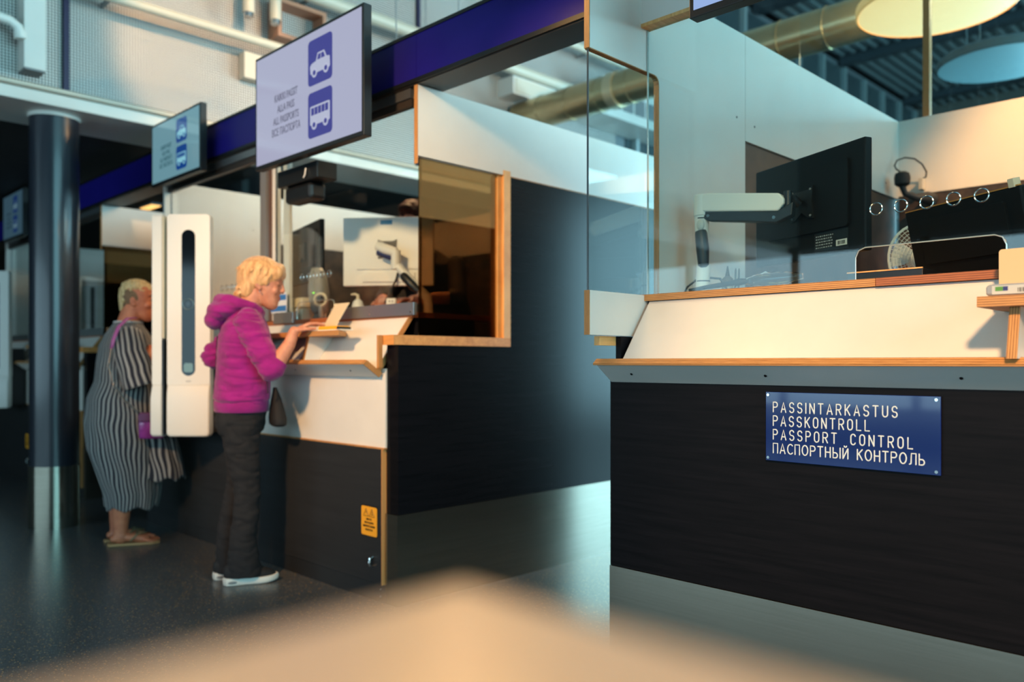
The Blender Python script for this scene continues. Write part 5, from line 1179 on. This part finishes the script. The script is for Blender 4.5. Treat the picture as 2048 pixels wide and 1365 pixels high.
# ---------- officers behind the glass
UNI = mat('navy_uniform', (20, 21, 27), .75, grain=(20, 20, 20), gcol=(26, 27, 34))
def officer(label, loc, rz, lean, hair_c, patch, drop=0):
    t = thing('person', label, 'person', loc, rz, local=True)
    b = MB(); HM = head_parts(b, (0 + lean[0], .10 + lean[1], 1.36), yaw=math.radians(0), pitch=math.radians(-14))
    lx, ly = lean
    b.tube([(lx * .7, .03 + ly * .7, 1.14, .06), (lx * .9, .055 + ly * .9, 1.24, .056), (lx, .08 + ly, 1.32, .056)], 14, round_ends=True)
    b.loft([(.50, 0, 0, .15, .11), (.8, lx * .3, ly * .3, .15, .11), (1.0, lx * .6, ly * .6, .16, .11), (1.12, lx * .7, ly * .7, .13, .085), (1.17, lx * .75, ly * .75, .07, .06)], 22)
    u = MB(); u.loft([(.44, 0, 0, .185, .15), (.6, lx * .1, ly * .1, .19, .15), (.8, lx * .3, ly * .3, .20, .15), (1.0, lx * .6, ly * .6, .205, .145), (1.08, lx * .65, ly * .65, .19, .125), (1.14, lx * .7, ly * .7, .13, .09), (1.185, lx * .75, .02 + ly * .75, .075, .07)], 24)
    for s in (-1, 1):
        sh = (s * .185 + lx * .65, ly * .65, 1.08); el = (s * .27 + lx * .6, .16 + ly * .6, .86); wr = (s * .10 + lx, .40, .845)
        u.tube([(*sh, .068), ((sh[0] + el[0]) / 2, (sh[1] + el[1]) / 2 - .01, .97, .062), (*el, .056)], 14, round_ends=True)
        b.tube([(*el, .042), ((el[0] + wr[0]) / 2, (el[1] + wr[1]) / 2, .853, .037), (*wr, .027)], 12, round_ends=True)
        hand(b, wr, (-s * .35, .9, -.05), (0, .1, 1), -1 if s < 0 else 1, curl=.35)
        for q in (0,): u.tube([(*el, .056), ((el[0] * .8 + wr[0] * .2), (el[1] * .8 + wr[1] * .2), .857, .05)], 12)
        u.tube([(s * .09, .02, .46, .085), (s * .10, .30, .50, .08), (s * .10, .42, .48, .07)], 12, round_ends=True)
        u.tube([(s * .10, .42, .48, .07), (s * .10, .44, .25, .06), (s * .10, .42, .06 - drop, .05)], 12, round_ends=True)
        obj('shoe', MB().ell((s * .10, .47, .044 - drop), (.048, .13, .042)), DARK, t, smooth='all')
    obj('body', remesh(b, .0055, 4), SKIN2, t, smooth='all'); obj('uniform', remesh(u, .007, 3), UNI, t, smooth='all')
    face_details(HM, t, mat('brow_auburn', (96, 56, 36), .7))
    h = MB(); h.ell((0, -.012, .045), (.083, .108, .092)); h.ell((0, -.055, -.02), (.07, .06, .06)); h.ell((0, .075, .085), (.05, .03, .03)); h.xf(HM); tufts(h, HM, 60, zcrown, .04, .006, 9, .7, .25)
    obj('hair', remesh(h, .005, 2), mat('auburn_hair', hair_c, .6, spec=.15, grain=(60, 60, 20), gcol=tuple(int(v * .6) for v in hair_c), bump=.3), t, smooth='all')
    if patch:
        px, py = -.255 + lx * .63, .055 + ly * .63
        q = obj('sleeve_patch', MB().cyl((px - .028, py - .02, 1.04), (px - .034, py - .023, 1.04), .043, n=28), mat('patch_dark', (26, 20, 28), .7), t)
        obj('patch_ring', MB().torus((px - .034, py - .023, 1.04), (-.87, -.45, 0), .040, .003, 28, 6), mat('patch_red', (128, 46, 40), .7), q)
        obj('patch_emblem', MB().prism([(-.012, -.02), (0, -.028), (.012, -.02), (.015, .005), (.006, .02), (-.006, .02), (-.015, .005)], 'x', -.003, .003).xf(Matrix.Translation((px - .034, py - .023, 1.04)) @ Matrix.Rotation(math.radians(27), 4, 'Z')), mat('patch_ochre', (140, 84, 48), .7), q)
        obj('name_bar', MB().box(-.004, .004, -.016, .016, -.004, .004).xf(Matrix.Translation((px - .030, py + .0, .93)) @ Matrix.Rotation(math.radians(27), 4, 'Z')), mat('patch_red', (128, 46, 40), .7), t)
    return t
officer('seated officer in dark uniform with auburn hair behind the white monitor', (-4.06, 3.50, .66), math.radians(180 + 22), (.15, .12), (70, 30, 16), True, .075)
officer('seated officer dimly visible in the third booth behind the striped dress', (-8.15, 3.58, .582), math.radians(180 + 10), (.0, .08), (112, 60, 36), False)
t = thing('office_chair', 'dark stool under the officer in the third booth', 'chair', (-8.15, 3.62, .58))
obj('seat', MB().box(-8.36, -7.94, 3.45, 3.85, .90, .955), DARK, t, bev=.02); obj('stem', MB().cyl((-8.15, 3.65, .60), (-8.15, 3.65, .90), .03), GREY, t, smooth=True); obj('chair_foot', MB().cyl((-8.15, 3.65, .582), (-8.15, 3.65, .60), .24, n=24), DARK, t, smooth=True)
